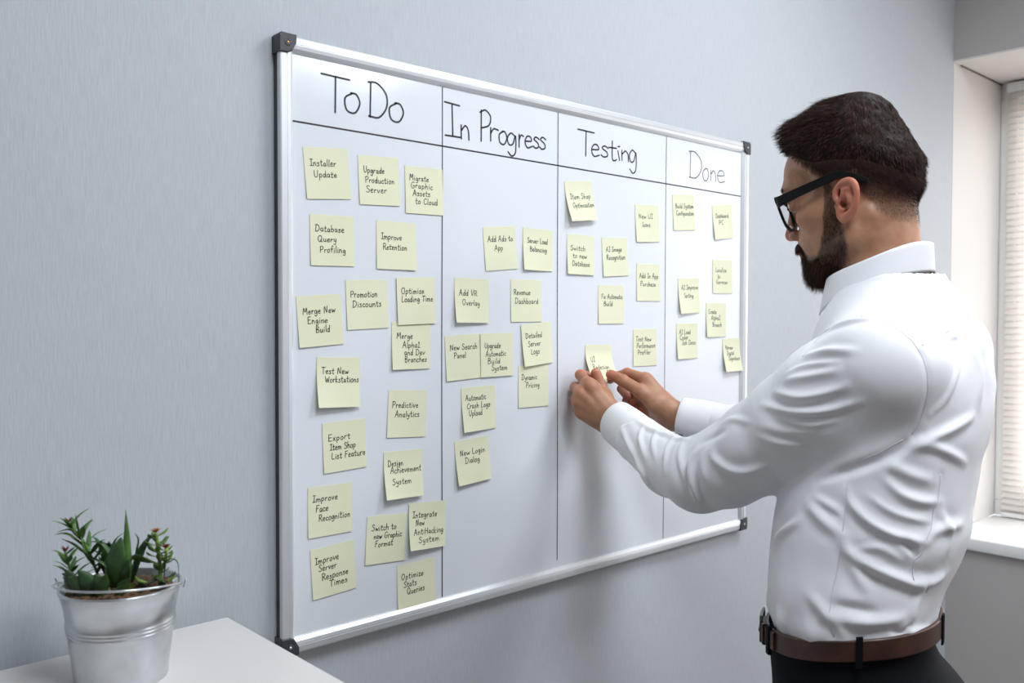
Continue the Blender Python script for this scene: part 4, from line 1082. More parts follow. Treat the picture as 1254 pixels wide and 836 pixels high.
RH = {'W': [.7396, -.1553, 1.2852], 'E': [.7720, -.243, 1.268], 'back': [.80, -.10, .58],
 'I': [[0.7138, -0.1088, 1.3519], [0.708, -0.0692, 1.3619], [0.7031, -0.0486, 1.3555], [0.6924, -0.0391, 1.3476]],
 'M': [[0.7373, -0.1039, 1.3348], [0.7329, -0.0587, 1.3436], [0.7185, -0.046, 1.3291], [0.7111, -0.067, 1.3149]],
 'R': [[0.7524, -0.098, 1.3146], [0.7473, -0.0593, 1.3203], [0.7252, -0.053, 1.3067], [0.7166, -0.0768, 1.2978]],
 'P': [[0.7595, -0.0985, 1.295], [0.7526, -0.0716, 1.2999], [0.7367, -0.0642, 1.2891], [0.7315, -0.0869, 1.2833]],
 'T': [[0.7104, -0.1413, 1.3061], [0.6894, -0.1171, 1.3303], [0.6805, -0.0824, 1.3489], [0.6749, -0.0565, 1.3595]],
 'X': [([0.7399, -0.1397, 1.2761], [0.7468, -0.1007, 1.2865], .020, .016), ([0.7483, -0.1013, 1.3087], [0.7324, -0.0798, 1.3129], .015, .0125), ([0.7544, -0.1006, 1.2955], [0.7407, -0.0814, 1.2918], .014, .012)],
}
nails = []
for H, lo, hi in ((LH, (.545, -.215, 1.205), (.690, -.010, 1.395)), (RH, (.645, -.285, 1.225), (.805, -.010, 1.395))):
    V, Q, redh, tips, thP = hand(H, lo, hi)
    BODY.append((V, Q, np.zeros(len(V)), redh)); nails.append((H, tips, thP))
# the body under the clothes, coarse
g = Grid((.33, -.86, .02), (.98, -.15, 1.53), .011)
g.loft([(.93, .578, -.603, 2.06, .085, .150), (1.03, .580, -.602, 2.06, .085, .140), (1.15, .600, -.605, 2.0, .088, .135), (1.28, .632, -.614, 1.92, .095, .150), (1.40, .655, -.62, 1.85, .095, .150), (1.475, .656, -.618, 1.85, .060, .090)], .02)
g.cap((.656, -.615, 1.44), (.655, -.610, 1.50), .062, .058, .02)
g.chain([(.5178, -.6666, 1.400), (.517, -.41, 1.250), (.5450, -.2800, 1.2340), (0.5982, -0.1758, 1.2609)], [.050, .038, .031, .028], .02)
g.chain([(.80, -.60, 1.40), (.865, -.40, 1.215), (.80, -.285, 1.253), (.7720, -.243, 1.268)], [.050, .038, .029, .0265], .02)
for s in (-1, 1):
    g.chain([(.578+s*.085, -.603+s*.045, .90), (.578+s*.095, -.59+s*.05, .50), (.578+s*.10, -.61+s*.052, .09)], [.075, .052, .036], .02)
V, Q = nets(g); V = relax(V, Q, 1)
BODY.append((V, Q, np.zeros(len(V)), np.zeros(len(V))))
M_skin = mat('skin', (.46, .24, .15), .46)
b = bsdf(M_skin); b.inputs['Subsurface Weight'].default_value = .12; b.inputs['Subsurface Radius'].default_value = (.008, .003, .0015); b.inputs['Subsurface Scale'].default_value = 1
b.inputs['Specular IOR Level'].default_value = .4
nz_, bp_ = noise_bump(M_skin, (1, 1, 1), 700, .00025, .5, 3)
a1 = nd(M_skin, 'ShaderNodeAttribute', attribute_name='redness'); a2 = nd(M_skin, 'ShaderNodeAttribute', attribute_name='stubble')
tc = nd(M_skin, 'ShaderNodeTexCoord'); nn = nd(M_skin, 'ShaderNodeTexNoise'); nn.inputs['Scale'].default_value = 45; nn.inputs['Detail'].default_value = 5
r0 = nd(M_skin, 'ShaderNodeValToRGB'); r0.color_ramp.elements[0].color = (.35, .165, .092, 1); r0.color_ramp.elements[1].color = (.47, .25, .15, 1); r0.color_ramp.elements[0].position = .3; r0.color_ramp.elements[1].position = .7
m1 = nd(M_skin, 'ShaderNodeMixRGB'); m1.inputs[2].default_value = (.58, .17, .115, 1)
m2 = nd(M_skin, 'ShaderNodeMixRGB'); m2.inputs[2].default_value = (.040, .026, .020, 1)
lk(M_skin, tc.outputs['Object'], nn.inputs[0]); lk(M_skin, nn.outputs[0], r0.inputs[0]); lk(M_skin, r0.outputs[0], m1.inputs[1]); lk(M_skin, a1.outputs['Fac'], m1.inputs[0])
lk(M_skin, m1.outputs[0], m2.inputs[1]); lk(M_skin, a2.outputs['Fac'], m2.inputs[0]); lk(M_skin, m2.outputs[0], b.inputs['Base Color'])
BVs = []; BQs = []; off = 0
for v, q, a, r in BODY: BVs.append(v); BQs.append(q+off); off += len(v)
body = mesh_obj('body', rel(np.concatenate(BVs)), np.concatenate(BQs), M_skin, person, True)
set_attr(body, 'stubble', np.concatenate([x[2] for x in BODY])); set_attr(body, 'redness', np.concatenate([x[3] for x in BODY]))
# nails: thin curved plates on the thumb tips and the fingertips
M_nail = mat('fingernail', (.70, .46, .40), .25)
def nail(ip, tip, r, up, w=.0058, L=.0105):
    ip, tip, up = map(np.asarray, (ip, tip, up)); d = (tip-ip)/np.linalg.norm(tip-ip)
    up = up-d*(up@d); up = up/np.linalg.norm(up); sd = np.cross(d, up); V = []; F = []
    for i in range(7):
        for j in range(7):
            s = i/6*2-1; t = j/6; ww = w*(1-.25*max(0, t-.7)/.3*s*s)
            a = s*.62
            c = tip+d*(-L*.55+L*t)
            V.append(c+up*(r*1.04*math.cos(a)-.0012*max(0, t-.6))+sd*(math.sin(a)*ww*1.7))
    for i in range(6):
        for j in range(6): F.append((i*7+j, i*7+j+1, i*7+8+j, i*7+7+j))
    o = mesh_obj('fingernail', rel(np.array(V)), F, M_nail, person, True); s_ = o.modifiers.new('t', 'SOLIDIFY'); s_.thickness = .0005; s_.offset = 0
for (H, tips, P), up in zip(nails, ([-.35, -.9, .1], [-.45, -.55, .75])):
    nail(P[2], P[3], .0088, up)
    for a, b_, r in tips[:4]: nail(a, b_, r, np.array([.2, .8, -.2])*-1 if 0 else np.array([.4, -.8, -.2]) if up[0] == -.45 else np.array([.1, -.9, -.2]), .0045, .0085)
# the note between his hands
build_note('UI Redesign', .6493, 1.4161, -.019, .026, .027, [("UI", .16, .33, .44), ("Redesign", .17, .80, .64)], label='cream sticky note reading "UI Redesign" held between the fingers of the man')

# ------------------------------------------------------------------ the man: clothes
R_SH = [(1.0, 0.5741, -0.591, 2.06, 0.0977, 0.145), (1.03, 0.5746, -0.591, 2.06, 0.0996, 0.148), (1.044, 0.5749, -0.591, 2.06, 0.1036, 0.153), (1.06, 0.5759, -0.5914, 2.05, 0.1108, 0.1605), (1.085, 0.5791, -0.5923, 2.04, 0.1133, 0.163), (1.108, 0.5832, -0.5944, 2.04, 0.1158, 0.165), (1.149, 0.5976, -0.6001, 2.02, 0.1244, 0.167), (1.184, 0.6056, -0.6054, 2.0, 0.1283, 0.17), (1.224, 0.6168, -0.6072, 1.97, 0.1274, 0.173), (1.27, 0.6324, -0.6137, 1.93, 0.123, 0.178), (1.316, 0.64, -0.6195, 1.9, 0.124, 0.182), (1.363, 0.651, -0.6215, 1.87, 0.124, 0.182), (1.41, 0.66, -0.6215, 1.85, 0.121, 0.172), (1.457, 0.661, -0.6206, 1.85, 0.11, 0.142), (1.498, 0.6552, -0.6112, 1.85, 0.082, 0.098), (1.522, 0.6503, -0.6042, 1.85, 0.062, 0.07)]
LSL = [[.5128, -.6629, 1.4015, .080], [.5141, -.5994, 1.3579, .082], [.5176, -.5469, 1.321, .077], [.5176, -.4891, 1.2845, .067], [.5138, -.4335, 1.2508, .060], [.511, -.3816, 1.2297, .055], [0.5409, -0.3008, 1.2304, 0.047], [0.5931, -0.1986, 1.2536, 0.0435], [0.6202, -0.1208, 1.2775, 0.036]]
RSL = [[.81, -.600, 1.395, .082], [.868, -.500, 1.300, .074], [.865, -.400, 1.222, .060], [.820, -.310, 1.237, .054], [.788, -.262, 1.262, .047], [.7712, -.238, 1.270, .0405], [.7480, -.177, 1.281, .033]]
HW = 1.0
def shirt_grid(h):
    g = Grid((.38, -.80, .995), (.97, -.135, 1.53), h)
    g.loft(R_SH, 0, 2.25)
    g.chain([p[:3] for p in LSL[:8]], [p[3] for p in LSL[:8]], .020, [.022, .012, .012, .012, .012, .012, .012])
    g.chain([p[:3] for p in RSL[:6]], [p[3] for p in RSL[:6]], .020, [.035, .03, .02, .02, .012])
    g.cap((.655, -.650, 1.460), (.652, -.624, 1.522), .060, .052, .03)
    g.cap((.560, -.640, 1.440), (.630, -.625, 1.480), .045, .050, .04)      # shoulder slopes
    g.cap((.760, -.610, 1.440), (.690, -.615, 1.480), .045, .050, .04)
    return g
sg = shirt_grid(.0029)
SV, SQ = nets(sg); SV = relax(SV, SQ, 2, .5); SNn = normals(SV, SQ)
FOLDS = [
([[0.4788, -0.5871, 1.44], [0.4842, -0.6058, 1.4543], [0.4696, -0.6454, 1.4674], [0.4728, -0.6746, 1.4705]],0.0045,0.006),
([[0.4553, -0.5818, 1.4195], [0.4462, -0.6199, 1.4276], [0.4373, -0.6652, 1.4283]],0.0045,0.007),
([[0.4412, -0.5664, 1.3873], [0.4356, -0.6, 1.3939], [0.4336, -0.6428, 1.4035]],0.005,0.007),
([[0.4452, -0.5468, 1.3703], [0.4299, -0.587, 1.3661], [0.4303, -0.6196, 1.3712], [0.433, -0.6558, 1.3837]],0.006,0.007),
([[0.4452, -0.5291, 1.3517], [0.4315, -0.5795, 1.3464], [0.4326, -0.6282, 1.3508], [0.4406, -0.6705, 1.3647]],0.006,0.007),
([[0.4408, -0.5287, 1.3072], [0.4415, -0.5638, 1.3013], [0.4467, -0.5983, 1.3014]],0.004,0.008),
([[0.4394, -0.5294, 1.3234], [0.4373, -0.573, 1.3182], [0.4383, -0.6158, 1.3223]],0.003,0.009),
([[0.4593, -0.6018, 1.2558], [0.4594, -0.6531, 1.2768], [0.4733, -0.6947, 1.2976], [0.4948, -0.7228, 1.3248]],-0.006,0.008),
([[0.455, -0.4412, 1.279], [0.4516, -0.4508, 1.2658], [0.4531, -0.4783, 1.2546], [0.4552, -0.5071, 1.2568], [0.4536, -0.5448, 1.271]],0.006,0.008),
([[0.46, -0.4125, 1.2778], [0.4558, -0.4051, 1.2599], [0.4536, -0.406, 1.2428], [0.4568, -0.4093, 1.2203], [0.4706, -0.4101, 1.196]],0.009,0.007),
([[0.5723, -0.206, 1.2927], [0.5467, -0.2615, 1.2833], [0.5246, -0.3167, 1.2795], [0.4799, -0.3856, 1.2845]],0.005,0.006),
([[0.5618, -0.1789, 1.2778], [0.5288, -0.2259, 1.2508], [0.4945, -0.2831, 1.2223], [0.5079, -0.3001, 1.1903]],0.006,0.007),
([[0.5682, -0.1834, 1.2866], [0.5739, -0.2009, 1.2935]],-0.0045,0.005),
([[0.5246, -0.32, 1.2799], [0.4731, -0.3467, 1.259], [0.4585, -0.3582, 1.2335]],0.0055,0.006),
([[0.4847, -0.3696, 1.2811], [0.4584, -0.3833, 1.2571], [0.4535, -0.3949, 1.2338], [0.4588, -0.4003, 1.2088]],0.005,0.006),
([[0.5554, -0.2328, 1.2862], [0.5266, -0.2494, 1.2676], [0.4925, -0.2914, 1.2452]],0.0055,0.006),
([[0.547, -0.2683, 1.2831], [0.505, -0.2949, 1.2661], [0.4826, -0.3196, 1.2469]],0.004,0.0055),
([[0.4636, -0.4158, 1.2853], [0.4628, -0.437, 1.295], [0.4556, -0.4676, 1.3096]],-0.004,0.007),
([[0.4685, -0.4473, 1.3152], [0.4603, -0.4755, 1.3256], [0.4456, -0.5097, 1.325]],0.003,0.006),
([[0.4604, -0.4595, 1.227], [0.4746, -0.4784, 1.2206], [0.4787, -0.5087, 1.2292]],0.003,0.01),
([[0.4538, -0.647, 1.2504], [0.4522, -0.6547, 1.2342], [0.4561, -0.676, 1.2149], [0.4665, -0.7, 1.2018], [0.4817, -0.7182, 1.1958], [0.4972, -0.73, 1.1923]],0.007,0.008),
([[0.4422, -0.6497, 1.1935], [0.4412, -0.6544, 1.1787], [0.4467, -0.6715, 1.1653], [0.4612, -0.6968, 1.1522], [0.4829, -0.7184, 1.1401], [0.51, -0.7286, 1.1275]],0.0085,0.009),
([[0.4867, -0.5237, 1.1562], [0.4597, -0.5595, 1.1844], [0.45, -0.5834, 1.2018]],0.006,0.008),
([[0.452, -0.5946, 1.2249], [0.4428, -0.6227, 1.2079], [0.4415, -0.6457, 1.1945]],0.006,0.01),
([[0.4252, -0.611, 1.1149], [0.4223, -0.6283, 1.1035], [0.4254, -0.6472, 1.0852], [0.4306, -0.6629, 1.0707]],0.005,0.01),
([[0.4235, -0.6379, 1.096], [0.4332, -0.6662, 1.0908], [0.453, -0.6951, 1.0935], [0.4827, -0.716, 1.0989]],0.0065,0.01),
([[0.4263, -0.6464, 1.1086], [0.4365, -0.6709, 1.1075], [0.4484, -0.6908, 1.1035]],-0.005,0.008),
([[0.4701, -0.6878, 1.2699], [0.4792, -0.7061, 1.2509], [0.496, -0.7236, 1.2419], [0.5201, -0.7381, 1.2402]],0.006,0.008),
([[0.4863, -0.72, 1.1461], [0.5115, -0.731, 1.1372], [0.5408, -0.7373, 1.1439]],0.006,0.009),
([[0.4728, -0.7097, 1.1957], [0.4809, -0.7187, 1.1842], [0.4871, -0.7238, 1.1732]],-0.004,0.006),
([[0.4419, -0.6559, 1.1694], [0.4442, -0.6665, 1.149], [0.4467, -0.6817, 1.1267]],0.005,0.01),
([[0.4972, -0.73, 1.1923], [0.5147, -0.7378, 1.2055], [0.5667, -0.7477, 1.207]],0.005,0.009),
([[0.4633, -0.7031, 1.0845], [0.4754, -0.7102, 1.0772], [0.4922, -0.7182, 1.0879]],-0.004,0.006),
([[0.481, -0.7139, 1.0862], [0.4895, -0.7164, 1.0786], [0.5377, -0.7211, 1.07]],0.004,0.006),
([[0.5013, -0.7261, 1.1287], [0.4928, -0.7208, 1.1073], [0.4893, -0.7165, 1.0818]],0.004,0.008),
([[0.4787, -0.7281, 1.4343], [0.5703, -0.7307, 1.446], [0.5609, -0.7399, 1.421], [0.537, -0.745, 1.3939], [0.5195, -0.7419, 1.3683], [0.5018, -0.7323, 1.3499]],0.004,0.006),
([[0.6032, -0.7459, 1.4306], [0.6029, -0.7522, 1.4005], [0.5879, -0.7555, 1.3591]],0.004,0.01),
([[0.488, -0.7172, 1.3132], [0.5174, -0.7391, 1.3245], [0.5715, -0.7547, 1.3452]],0.006,0.008),
([[0.4846, -0.713, 1.3102], [0.5117, -0.736, 1.3086], [0.563, -0.7502, 1.2858]],0.005,0.008),
([[0.4712, -0.6899, 1.2884], [0.4859, -0.7129, 1.275], [0.5098, -0.7317, 1.2659]],0.005,0.01),
([[0.5439, -0.6469, 1.4949], [0.5515, -0.6687, 1.4916], [0.5738, -0.6837, 1.4933]],0.004,0.006),
([[0.5144, -0.6546, 1.4852], [0.5254, -0.6805, 1.4821], [0.5678, -0.6894, 1.4861]],-0.003,0.006),
([[0.5099, -0.6249, 1.4776], [0.5101, -0.6473, 1.4837], [0.5485, -0.6575, 1.4948]],0.003,0.006),
([[0.601, -0.6968, 1.4951], [0.6234, -0.7154, 1.4827], [0.6325, -0.7361, 1.4578]],0.003,0.012),
([[0.4462, -0.5634, 1.3948], [0.4432, -0.5956, 1.4087], [0.4357, -0.6416, 1.4137]],0.0035,0.005),
([[0.4373, -0.552, 1.3382], [0.4333, -0.6021, 1.3305], [0.4401, -0.6433, 1.3396]],0.003,0.006),
([[0.4564, -0.4328, 1.2804], [0.4516, -0.4276, 1.2581], [0.4525, -0.4331, 1.2341]],0.0035,0.006),
([[0.4524, -0.6032, 1.236], [0.4468, -0.6341, 1.2253], [0.4467, -0.6444, 1.2174]],0.004,0.007),
([[0.4603, -0.6735, 1.2455], [0.4698, -0.6981, 1.2291], [0.4867, -0.7187, 1.2206], [0.5053, -0.7323, 1.217]],0.004,0.006),
([[0.447, -0.6679, 1.1803], [0.4584, -0.6913, 1.1828], [0.4726, -0.7102, 1.1684]],0.003,0.006),
([[0.5197, -0.7385, 1.2284], [0.5357, -0.7447, 1.1987], [0.529, -0.7417, 1.1708]],0.004,0.008),
]
SEAMS = [
[[0.4824, -0.6483, 1.4747], [0.4759, -0.6655, 1.473], [0.4759, -0.6792, 1.4714], [0.4723, -0.6929, 1.4641], [0.4724, -0.7046, 1.4569], [0.4728, -0.7133, 1.4491], [0.4748, -0.7211, 1.4414], [0.4755, -0.7273, 1.4315], [0.4782, -0.7327, 1.4216], [0.4784, -0.7352, 1.4103], [0.4813, -0.7365, 1.3988], [0.4827, -0.7361, 1.3873], [0.4867, -0.7346, 1.3755], [0.4883, -0.731, 1.3623], [0.4916, -0.7267, 1.3487], [0.4907, -0.7215, 1.3367], [0.4888, -0.7167, 1.3248]],
[[0.4838, -0.7287, 1.4371], [0.5048, -0.7312, 1.4432], [0.5501, -0.7241, 1.4492], [0.5814, -0.7262, 1.4577], [0.6143, -0.7281, 1.4664]],
[[0.4576, -0.6465, 1.269], [0.4545, -0.6466, 1.2542], [0.4515, -0.6467, 1.2394], [0.4475, -0.6473, 1.2194], [0.443, -0.6482, 1.1995], [0.4394, -0.647, 1.1776], [0.4369, -0.6452, 1.1554], [0.4327, -0.6435, 1.1352], [0.4269, -0.6427, 1.1155], [0.4249, -0.6425, 1.1064], [0.4244, -0.6415, 1.0967], [0.4239, -0.6447, 1.0825], [0.4244, -0.6473, 1.068]],
[[0.5214, -0.7386, 1.2737], [0.5202, -0.7377, 1.2619], [0.5186, -0.7371, 1.2503], [0.515, -0.7356, 1.2396], [0.5106, -0.7345, 1.2291], [0.5095, -0.7344, 1.2214], [0.5081, -0.7343, 1.2138], [0.5016, -0.7318, 1.2027], [0.4949, -0.7295, 1.1916], [0.4934, -0.7279, 1.1846], [0.4915, -0.7265, 1.1776], [0.4878, -0.7243, 1.1732], [0.485, -0.7218, 1.1685], [0.4862, -0.7206, 1.1571], [0.4863, -0.72, 1.1461]],
[[0.5057, -0.7287, 1.1378], [0.508, -0.729, 1.1311], [0.5116, -0.7287, 1.124]],
[[0.4553, -0.5818, 1.4195], [0.4653, -0.5862, 1.4306], [0.482, -0.587, 1.4415], [0.4841, -0.6008, 1.4511], [0.4827, -0.6163, 1.4605], [0.4751, -0.6363, 1.4677], [0.4824, -0.6483, 1.4747]],
[[0.4575, -0.6351, 1.2741], [0.4608, -0.6584, 1.2864], [0.4669, -0.6798, 1.298], [0.4733, -0.6946, 1.3078], [0.4815, -0.7084, 1.3173]],
]

disp = vnoise(SV*[13, 13, 9], 31)*.0030+vnoise(SV*[30, 30, 22], 32)*.0012
back_ = sst(SV[:, 0], .60, .70)
disp = disp+back_*vnoise(SV*[20, 20, 40], 33)*.0035
disp = disp+vnoise(SV*[55, 55, 9], 34)*.0045*sst(1.095-SV[:, 2], 0, .035)
for P_, a_, w_ in FOLDS:
    P_ = np.array(catmull(P_, 5)); d_, t_, _ = polydist(SV, P_)
    e_ = np.sin(np.pi*np.clip(t_, .02, .98))**.6
    disp += 1.35*a_*e_*(np.exp(-(d_/(w_*.85))**2)-.42*np.exp(-(d_/(2.1*w_))**2))
for P_ in SEAMS:
    d_, t_, _ = polydist(SV, np.array(P_)); disp -= .0012*np.exp(-(d_/.0045)**2)
SV = SV+SNn*disp[:, None]
SNn = normals(SV, SQ)
M_shirt = mat('white_cotton_shirt', (.83, .84, .885), .72)
b = bsdf(M_shirt); b.inputs['Sheen Weight'].default_value = .15; b.inputs['Subsurface Weight'].default_value = .0
noise_bump(M_shirt, (1, 1, 1), 1400, .00012, .5, 2)
shirt = mesh_obj('shirt', rel(SV), SQ, M_shirt, person, True); shirt['label'] = 'white long sleeved cotton shirt tucked into the trousers'
M_seam = mat('stitched_seam', (.66, .67, .72), .8)
for P_ in SEAMS:
    Q_ = catmull(P_, 3); Q_ = [Vector(SV[np.argmin(((SV-np.array(q))**2).sum(1))]) for q in Q_]
    for _ in range(3): Q_ = [Q_[0]]+[(Q_[i-1]+Q_[i]*2+Q_[i+1])/4 for i in range(1, len(Q_)-1)]+[Q_[-1]]
    v_, f_ = tube([tuple(rel(np.array(q))) for q in Q_], .00075, 6); mesh_obj('seam', v_, f_, M_seam, shirt, True)
def cuff(P, n=56, wall=.0016, name='cuff', flare=0):
    """P: list of (x,y,z,r) along the cuff, wrist opening last; closed double wall"""
    C_ = [Vector(p[:3]) for p in P]; R_ = [p[3] for p in P]
    T = (C_[-1]-C_[0]).normalized(); up = Vector((0, 0, 1)); up = (up-T*up.dot(T)).normalized(); sd = T.cross(up)
    rows = []
    m = 9
    for i in range(m+1):
        t = i/m; c = C_[0].lerp(C_[-1], t); r = R_[0]+(R_[-1]-R_[0])*t; rows.append((c, r+.0012*math.sin(t*math.pi)))
    rows.append((C_[-1]+T*.0009, R_[-1]-wall*.5))
    for i in range(m, 1, -1):
        t = i/m; c = C_[0].lerp(C_[-1], t); r = R_[0]+(R_[-1]-R_[0])*t-wall; rows.append((c, r))
    V = []; F = []
    for c, r in rows:
        for k in range(n):
            a = 2*math.pi*k/n; rr = r*(1+.02*math.sin(2*a+1)+.012*math.sin(3*a))
            V.append(tuple(rel(np.array(c+(up*math.cos(a)*1.06+sd*math.sin(a)*.94)*rr))))
    for i in range(len(rows)-1):
        for k in range(n): F.append((i*n+k, i*n+(k+1) % n, (i+1)*n+(k+1) % n, (i+1)*n+k))
    return mesh_obj(name, V, F, M_shirt, shirt, True), T, up, sd
c0 = LSL[7]; c1 = LSL[8]
cuff([[c0[0]-.004, c0[1]-.006, c0[2], .0382], [c1[0], c1[1], c1[2]-.001, .0375]])
rc, T_, up_, sd_ = cuff([[.7745, -.2470, 1.2685, .0370], [.7445, -.1700, 1.2825, .0345]])
M_btn = mat('dark_button', (.01, .01, .014), .3)
cam_dir = Vector((-.66, -.75, 0)).normalized()
for t_, du in ((.12, -.90), (.5, -.86)):
    base = Vector((.7445, -.1700, 1.2825)).lerp(Vector((.7745, -.2470, 1.2685)), t_); r = .0352+.004*t_
    d = (cam_dir*math.sqrt(max(0, 1-du*du*.9))+Vector((0, 0, du))*.95).normalized(); d = (d-T_*d.dot(T_)).normalized()
    v, f = lathe([(.0001, .0022), (.0030, .0022), (.0044, .0020), (.0050, .0010), (.0048, 0)], 18)
    q_ = d.to_track_quat('Z', 'Y'); v = [tuple(rel(np.array(base+d*(r*1.02)+q_ @ Vector(x)))) for x in v]
    mesh_obj('button', v, f, M_btn, shirt, True)
# collar: fold-down leaf and the stand inside it
CC = np.array([.6512, -.5948, 1.5470]); ch = math.radians(100)
CF = np.array([math.cos(ch), math.sin(ch), 0]); CS = np.array([-math.sin(ch), math.cos(ch), 0])
def collar_pt(th, v, off=0):
    c_, s_ = math.cos(th), math.sin(th)
    fr = max(0, c_); fr2 = max(0, (c_-.35)/.65)
    ra = .0690+(.006 if c_ > 0 else 0)*fr; rb = .0665
    h = .0365+.016*fr2**1.5+.005*max(0, -c_)
    fl = .002+.008*fr2
    R1 = ra+fl*v+off; R2 = rb+.011*v+off
    z = -.0265*c_-.004*c_*c_+.006-h*v*(1)+.0015*math.sin(3*th)*(1-v)
    p = CC+CF*(c_*R1)+CS*(s_*R2); p[2] += z
    return p
V = []; F = []; nt, nv = 90, 10
th0 = math.radians(15)
for side, off in ((0, .0011), (1, -.0011)):
    for i in range(nt+1):
        for j in range(nv+1):
            v = j/nv; sp = th0+math.radians(22)*v*0
            th = sp+(2*math.pi-2*sp)*i/nt
            V.append(rel(collar_pt(th, v, off)))
m_ = nv+1; K = (nt+1)*m_
for i in range(nt):
    for j in range(nv):
        a = i*m_+j; F.append((a, a+1, a+m_+1, a+m_)); F.append((K+a, K+a+m_, K+a+m_+1, K+a+1))
    a = i*m_; F.append((a, a+m_, K+a+m_, K+a)); a = i*m_+nv; F.append((a+m_, a, K+a, K+a+m_))
for j in range(nv):
    F.append((j+1, j, K+j, K+j+1)); a = nt*m_+j; F.append((a, a+1, K+a+1, K+a))
mesh_obj('collar', np.array(V), F, M_shirt, shirt, True)
V = []; F = []
for i in range(61):
    th = 2*math.pi*i/60
    for j in range(5):
        v = j/4*1.75-.02; p = collar_pt(th, v, -.0040-.003*v-.004*max(0, math.cos(th))); V.append(rel(p))
for i in range(60):
    for j in range(4): a = i*5+j; F.append((a, a+1, a+6, a+5))
o = mesh_obj('collar_stand', np.array(V), F, M_shirt, shirt, True); md = o.modifiers.new('t', 'SOLIDIFY'); md.thickness = .0015; md.offset = 0

# trousers, belt, shoes
M_tr = mat('navy_black_trousers', (.0045, .0055, .009), .85); bsdf(M_tr).inputs['Specular IOR Level'].default_value = .15; noise_bump(M_tr, (1, 1, 1), 900, .0002, .5, 2)
R_TR = [(.82, .592, -.612, 2.06, .118, .178), (.90, .594, -.614, 2.06, .133, .180), (.955, .592, -.612, 2.06, .130, .174), (1.00, .580, -.597, 2.06, .1140, .161), (1.060, .5746, -.591, 2.06, .1055, .153), (1.075, .5746, -.591, 2.06, .1050, .152)]
tg = Grid((.36, -.84, .03), (.84, -.34, 1.10), .0075)
tg.loft(R_TR, 0, 2.25)
LX = np.array([math.cos(2.06+math.pi/2), math.sin(2.06+math.pi/2), 0])
for s in (-1, 1):
    tg.chain([np.array([.593, -.612, .88])+LX*s*.088, np.array([.590, -.600, .50])+LX*s*.100, np.array([.585, -.625, .075])+LX*s*.105], [.092, .072, .060], .03)
def wz(th): return -.020*math.cos(th)+.013*math.sin(th)     # the waistband dips at the front buckle
Xg, Yg, Zg = tg.ax[0][:, None, None], tg.ax[1][None, :, None], tg.ax[2][None, None, :]
c_, s_ = math.cos(2.06), math.sin(2.06); uu = (Xg-.5746)*c_+(Yg+.591)*s_; vv = -(Xg-.5746)*s_+(Yg+.591)*c_
plane = (Zg-(1.052-.020*uu/.12+.013*vv/.155)).astype(np.float32)
tg.D = np.maximum(tg.D, plane)
V, Q = nets(tg); V = relax(V, Q, 3); Nn = normals(V, Q)
V = V+Nn*((vnoise(V*[16, 16, 7], 21)*.004+vnoise(V*[34, 34, 20], 22)*.0015)*sst(1.0-V[:, 2], 0, .1))[:, None]
trs = mesh_obj('trousers', rel(V), Q, M_tr, person, True); trs['label'] = 'navy black trousers'
def ring_pt(th, z, off):
    a = np.interp(z, [r[0] for r in R_TR], [r[4] for r in R_TR])+off; b_ = np.interp(z, [r[0] for r in R_TR], [r[5] for r in R_TR])+off
    c, s = math.cos(th), math.sin(th); k = (abs(c)**2.25+abs(s)**2.25)**(-1/2.25)
    cx = np.interp(z, [r[0] for r in R_TR], [r[1] for r in R_TR]); cy = np.interp(z, [r[0] for r in R_TR], [r[2] for r in R_TR])
    return np.array([cx+c_*c*k*a-s_*s*k*b_, cy+s_*c*k*a+c_*s*k*b_, z])
M_belt = mat('brown_leather_belt', (.06, .022, .014), .42); noise_color(M_belt, (.038, .014, .009), (.075, .027, .016), 30, 4); noise_bump(M_belt, (1, 1, 1), 350, .0003, .6, 3)
def band(name, m, z0, z1, o0, o1, t0=0, t1=2*math.pi, n=160, parent=None, bev=.0012):
    V = []; F = []; sec = [(z0, o0), (z0, o1-bev), (z0+bev, o1), (z1-bev, o1), (z1, o1-bev), (z1, o0)]
    closed = abs(t1-t0-2*math.pi) < 1e-6
    for i in range(n+(0 if closed else 1)):
        th = t0+(t1-t0)*i/n
        for z, o_ in sec:
            p = ring_pt(th, 1.03, o_); p[2] = z+wz(th); V.append(rel(p))
    N = n if closed else n+1; k = len(sec)
    for i in range(n):
        j = (i+1) % N
        for q in range(k): F.append((i*k+q, j*k+q, j*k+(q+1) % k, i*k+(q+1) % k))
    if not closed: F.append(tuple(range(k))); F.append(tuple((N-1)*k+q for q in range(k-1, -1, -1)))
    return mesh_obj(name, np.array(V), F, m, parent or person, False)
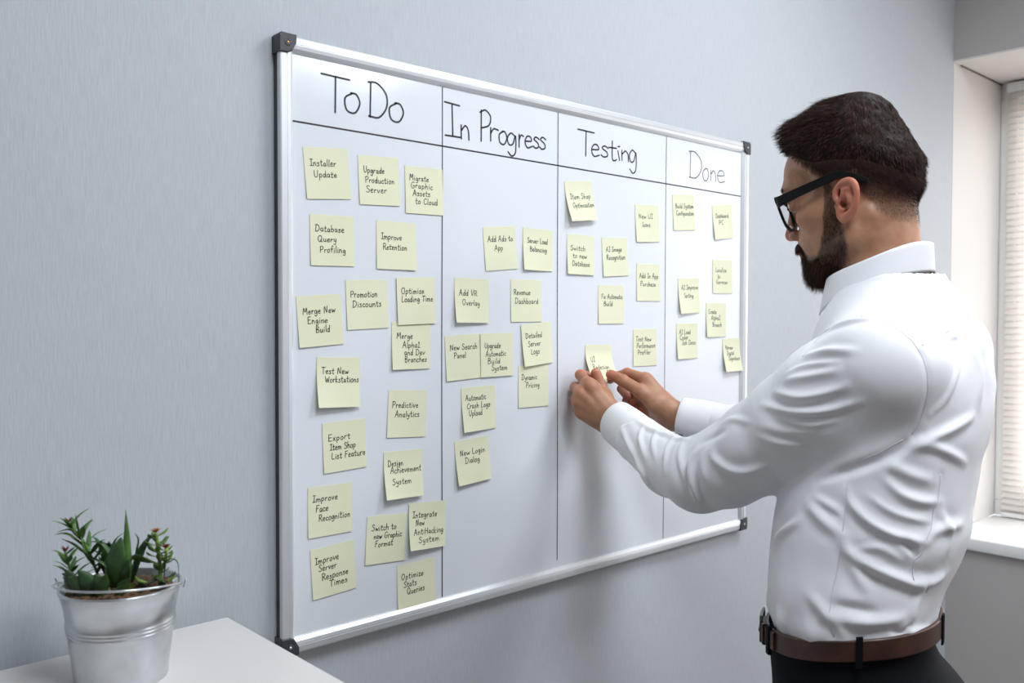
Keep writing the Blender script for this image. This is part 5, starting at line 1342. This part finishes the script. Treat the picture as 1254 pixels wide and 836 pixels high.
belt = band('belt', M_belt, 1.028, 1.055, .002, .0065); belt['label'] = 'brown leather belt'
band('belt_tongue', M_belt, 1.029, 1.054, .0065, .0100, -.02, .62, 30, belt)
band('belt_keeper', M_belt, 1.0265, 1.0565, .0062, .0130, .30, .345, 4, belt)
for th in (.50, 1.62, 2.75, 3.9, 4.7): band('belt_loop', M_tr, 1.020, 1.060, .0060, .0088 if th > .6 else .012, th-.035, th+.035, 5, trs)
M_buckle = mat('dark_gunmetal_buckle', (.10, .09, .085), .3, 1)
bp = []
for (za, zb, ta, tb) in ((1.0235, 1.0265, -.17, .17), (1.0565, 1.0600, -.17, .17)):
    bp.append([ring_pt(t, 1.03, .0125)+[0, 0, wz(t)+(za+zb)/2-1.03] for t in np.linspace(ta, tb, 9)])
bp.append([ring_pt(.17, 1.03, .0125)+[0, 0, wz(.17)+z-1.03] for z in np.linspace(1.025, 1.0585, 5)])
bp.append([ring_pt(-.17, 1.03, .0125)+[0, 0, wz(-.17)+z-1.03] for z in np.linspace(1.025, 1.0585, 5)])
bp.append([ring_pt(t, 1.03, .014)+[0, 0, wz(t)+.010] for t in np.linspace(-.17, .17, 7)])
V, F = join_vf([tube([tuple(rel(q)) for q in P_], .0023, 8) for P_ in bp]); mesh_obj('buckle', V, F, M_buckle, belt, True)
M_shoe = mat('black_leather_shoe', (.01, .01, .01), .3)
for s in (-1, 1):
    base = np.array([.585, -.625, 0])+LX*s*.105; fd = np.array([c_, s_, 0])
    g = Grid(base-[.26, .26, .02], base+[.26, .26, .17], .006)
    g.chain([base-fd*.055+[0, 0, .040], base+fd*.06+[0, 0, .040], base+fd*.165+[0, 0, .032]], [.040, .040, .030], .02)
    g.cap(base-fd*.02+[0, 0, .05], base-fd*.01+[0, 0, .11], .040, .044, .02)
    g.D = np.maximum(g.D, -(g.ax[2][None, None, :]-.001)).astype(np.float32)
    V, Q = nets(g); V = relax(V, Q, 1); V[:, 2] = np.maximum(V[:, 2], .0005); mesh_obj('shoe', rel(V), Q, M_shoe, person, True)
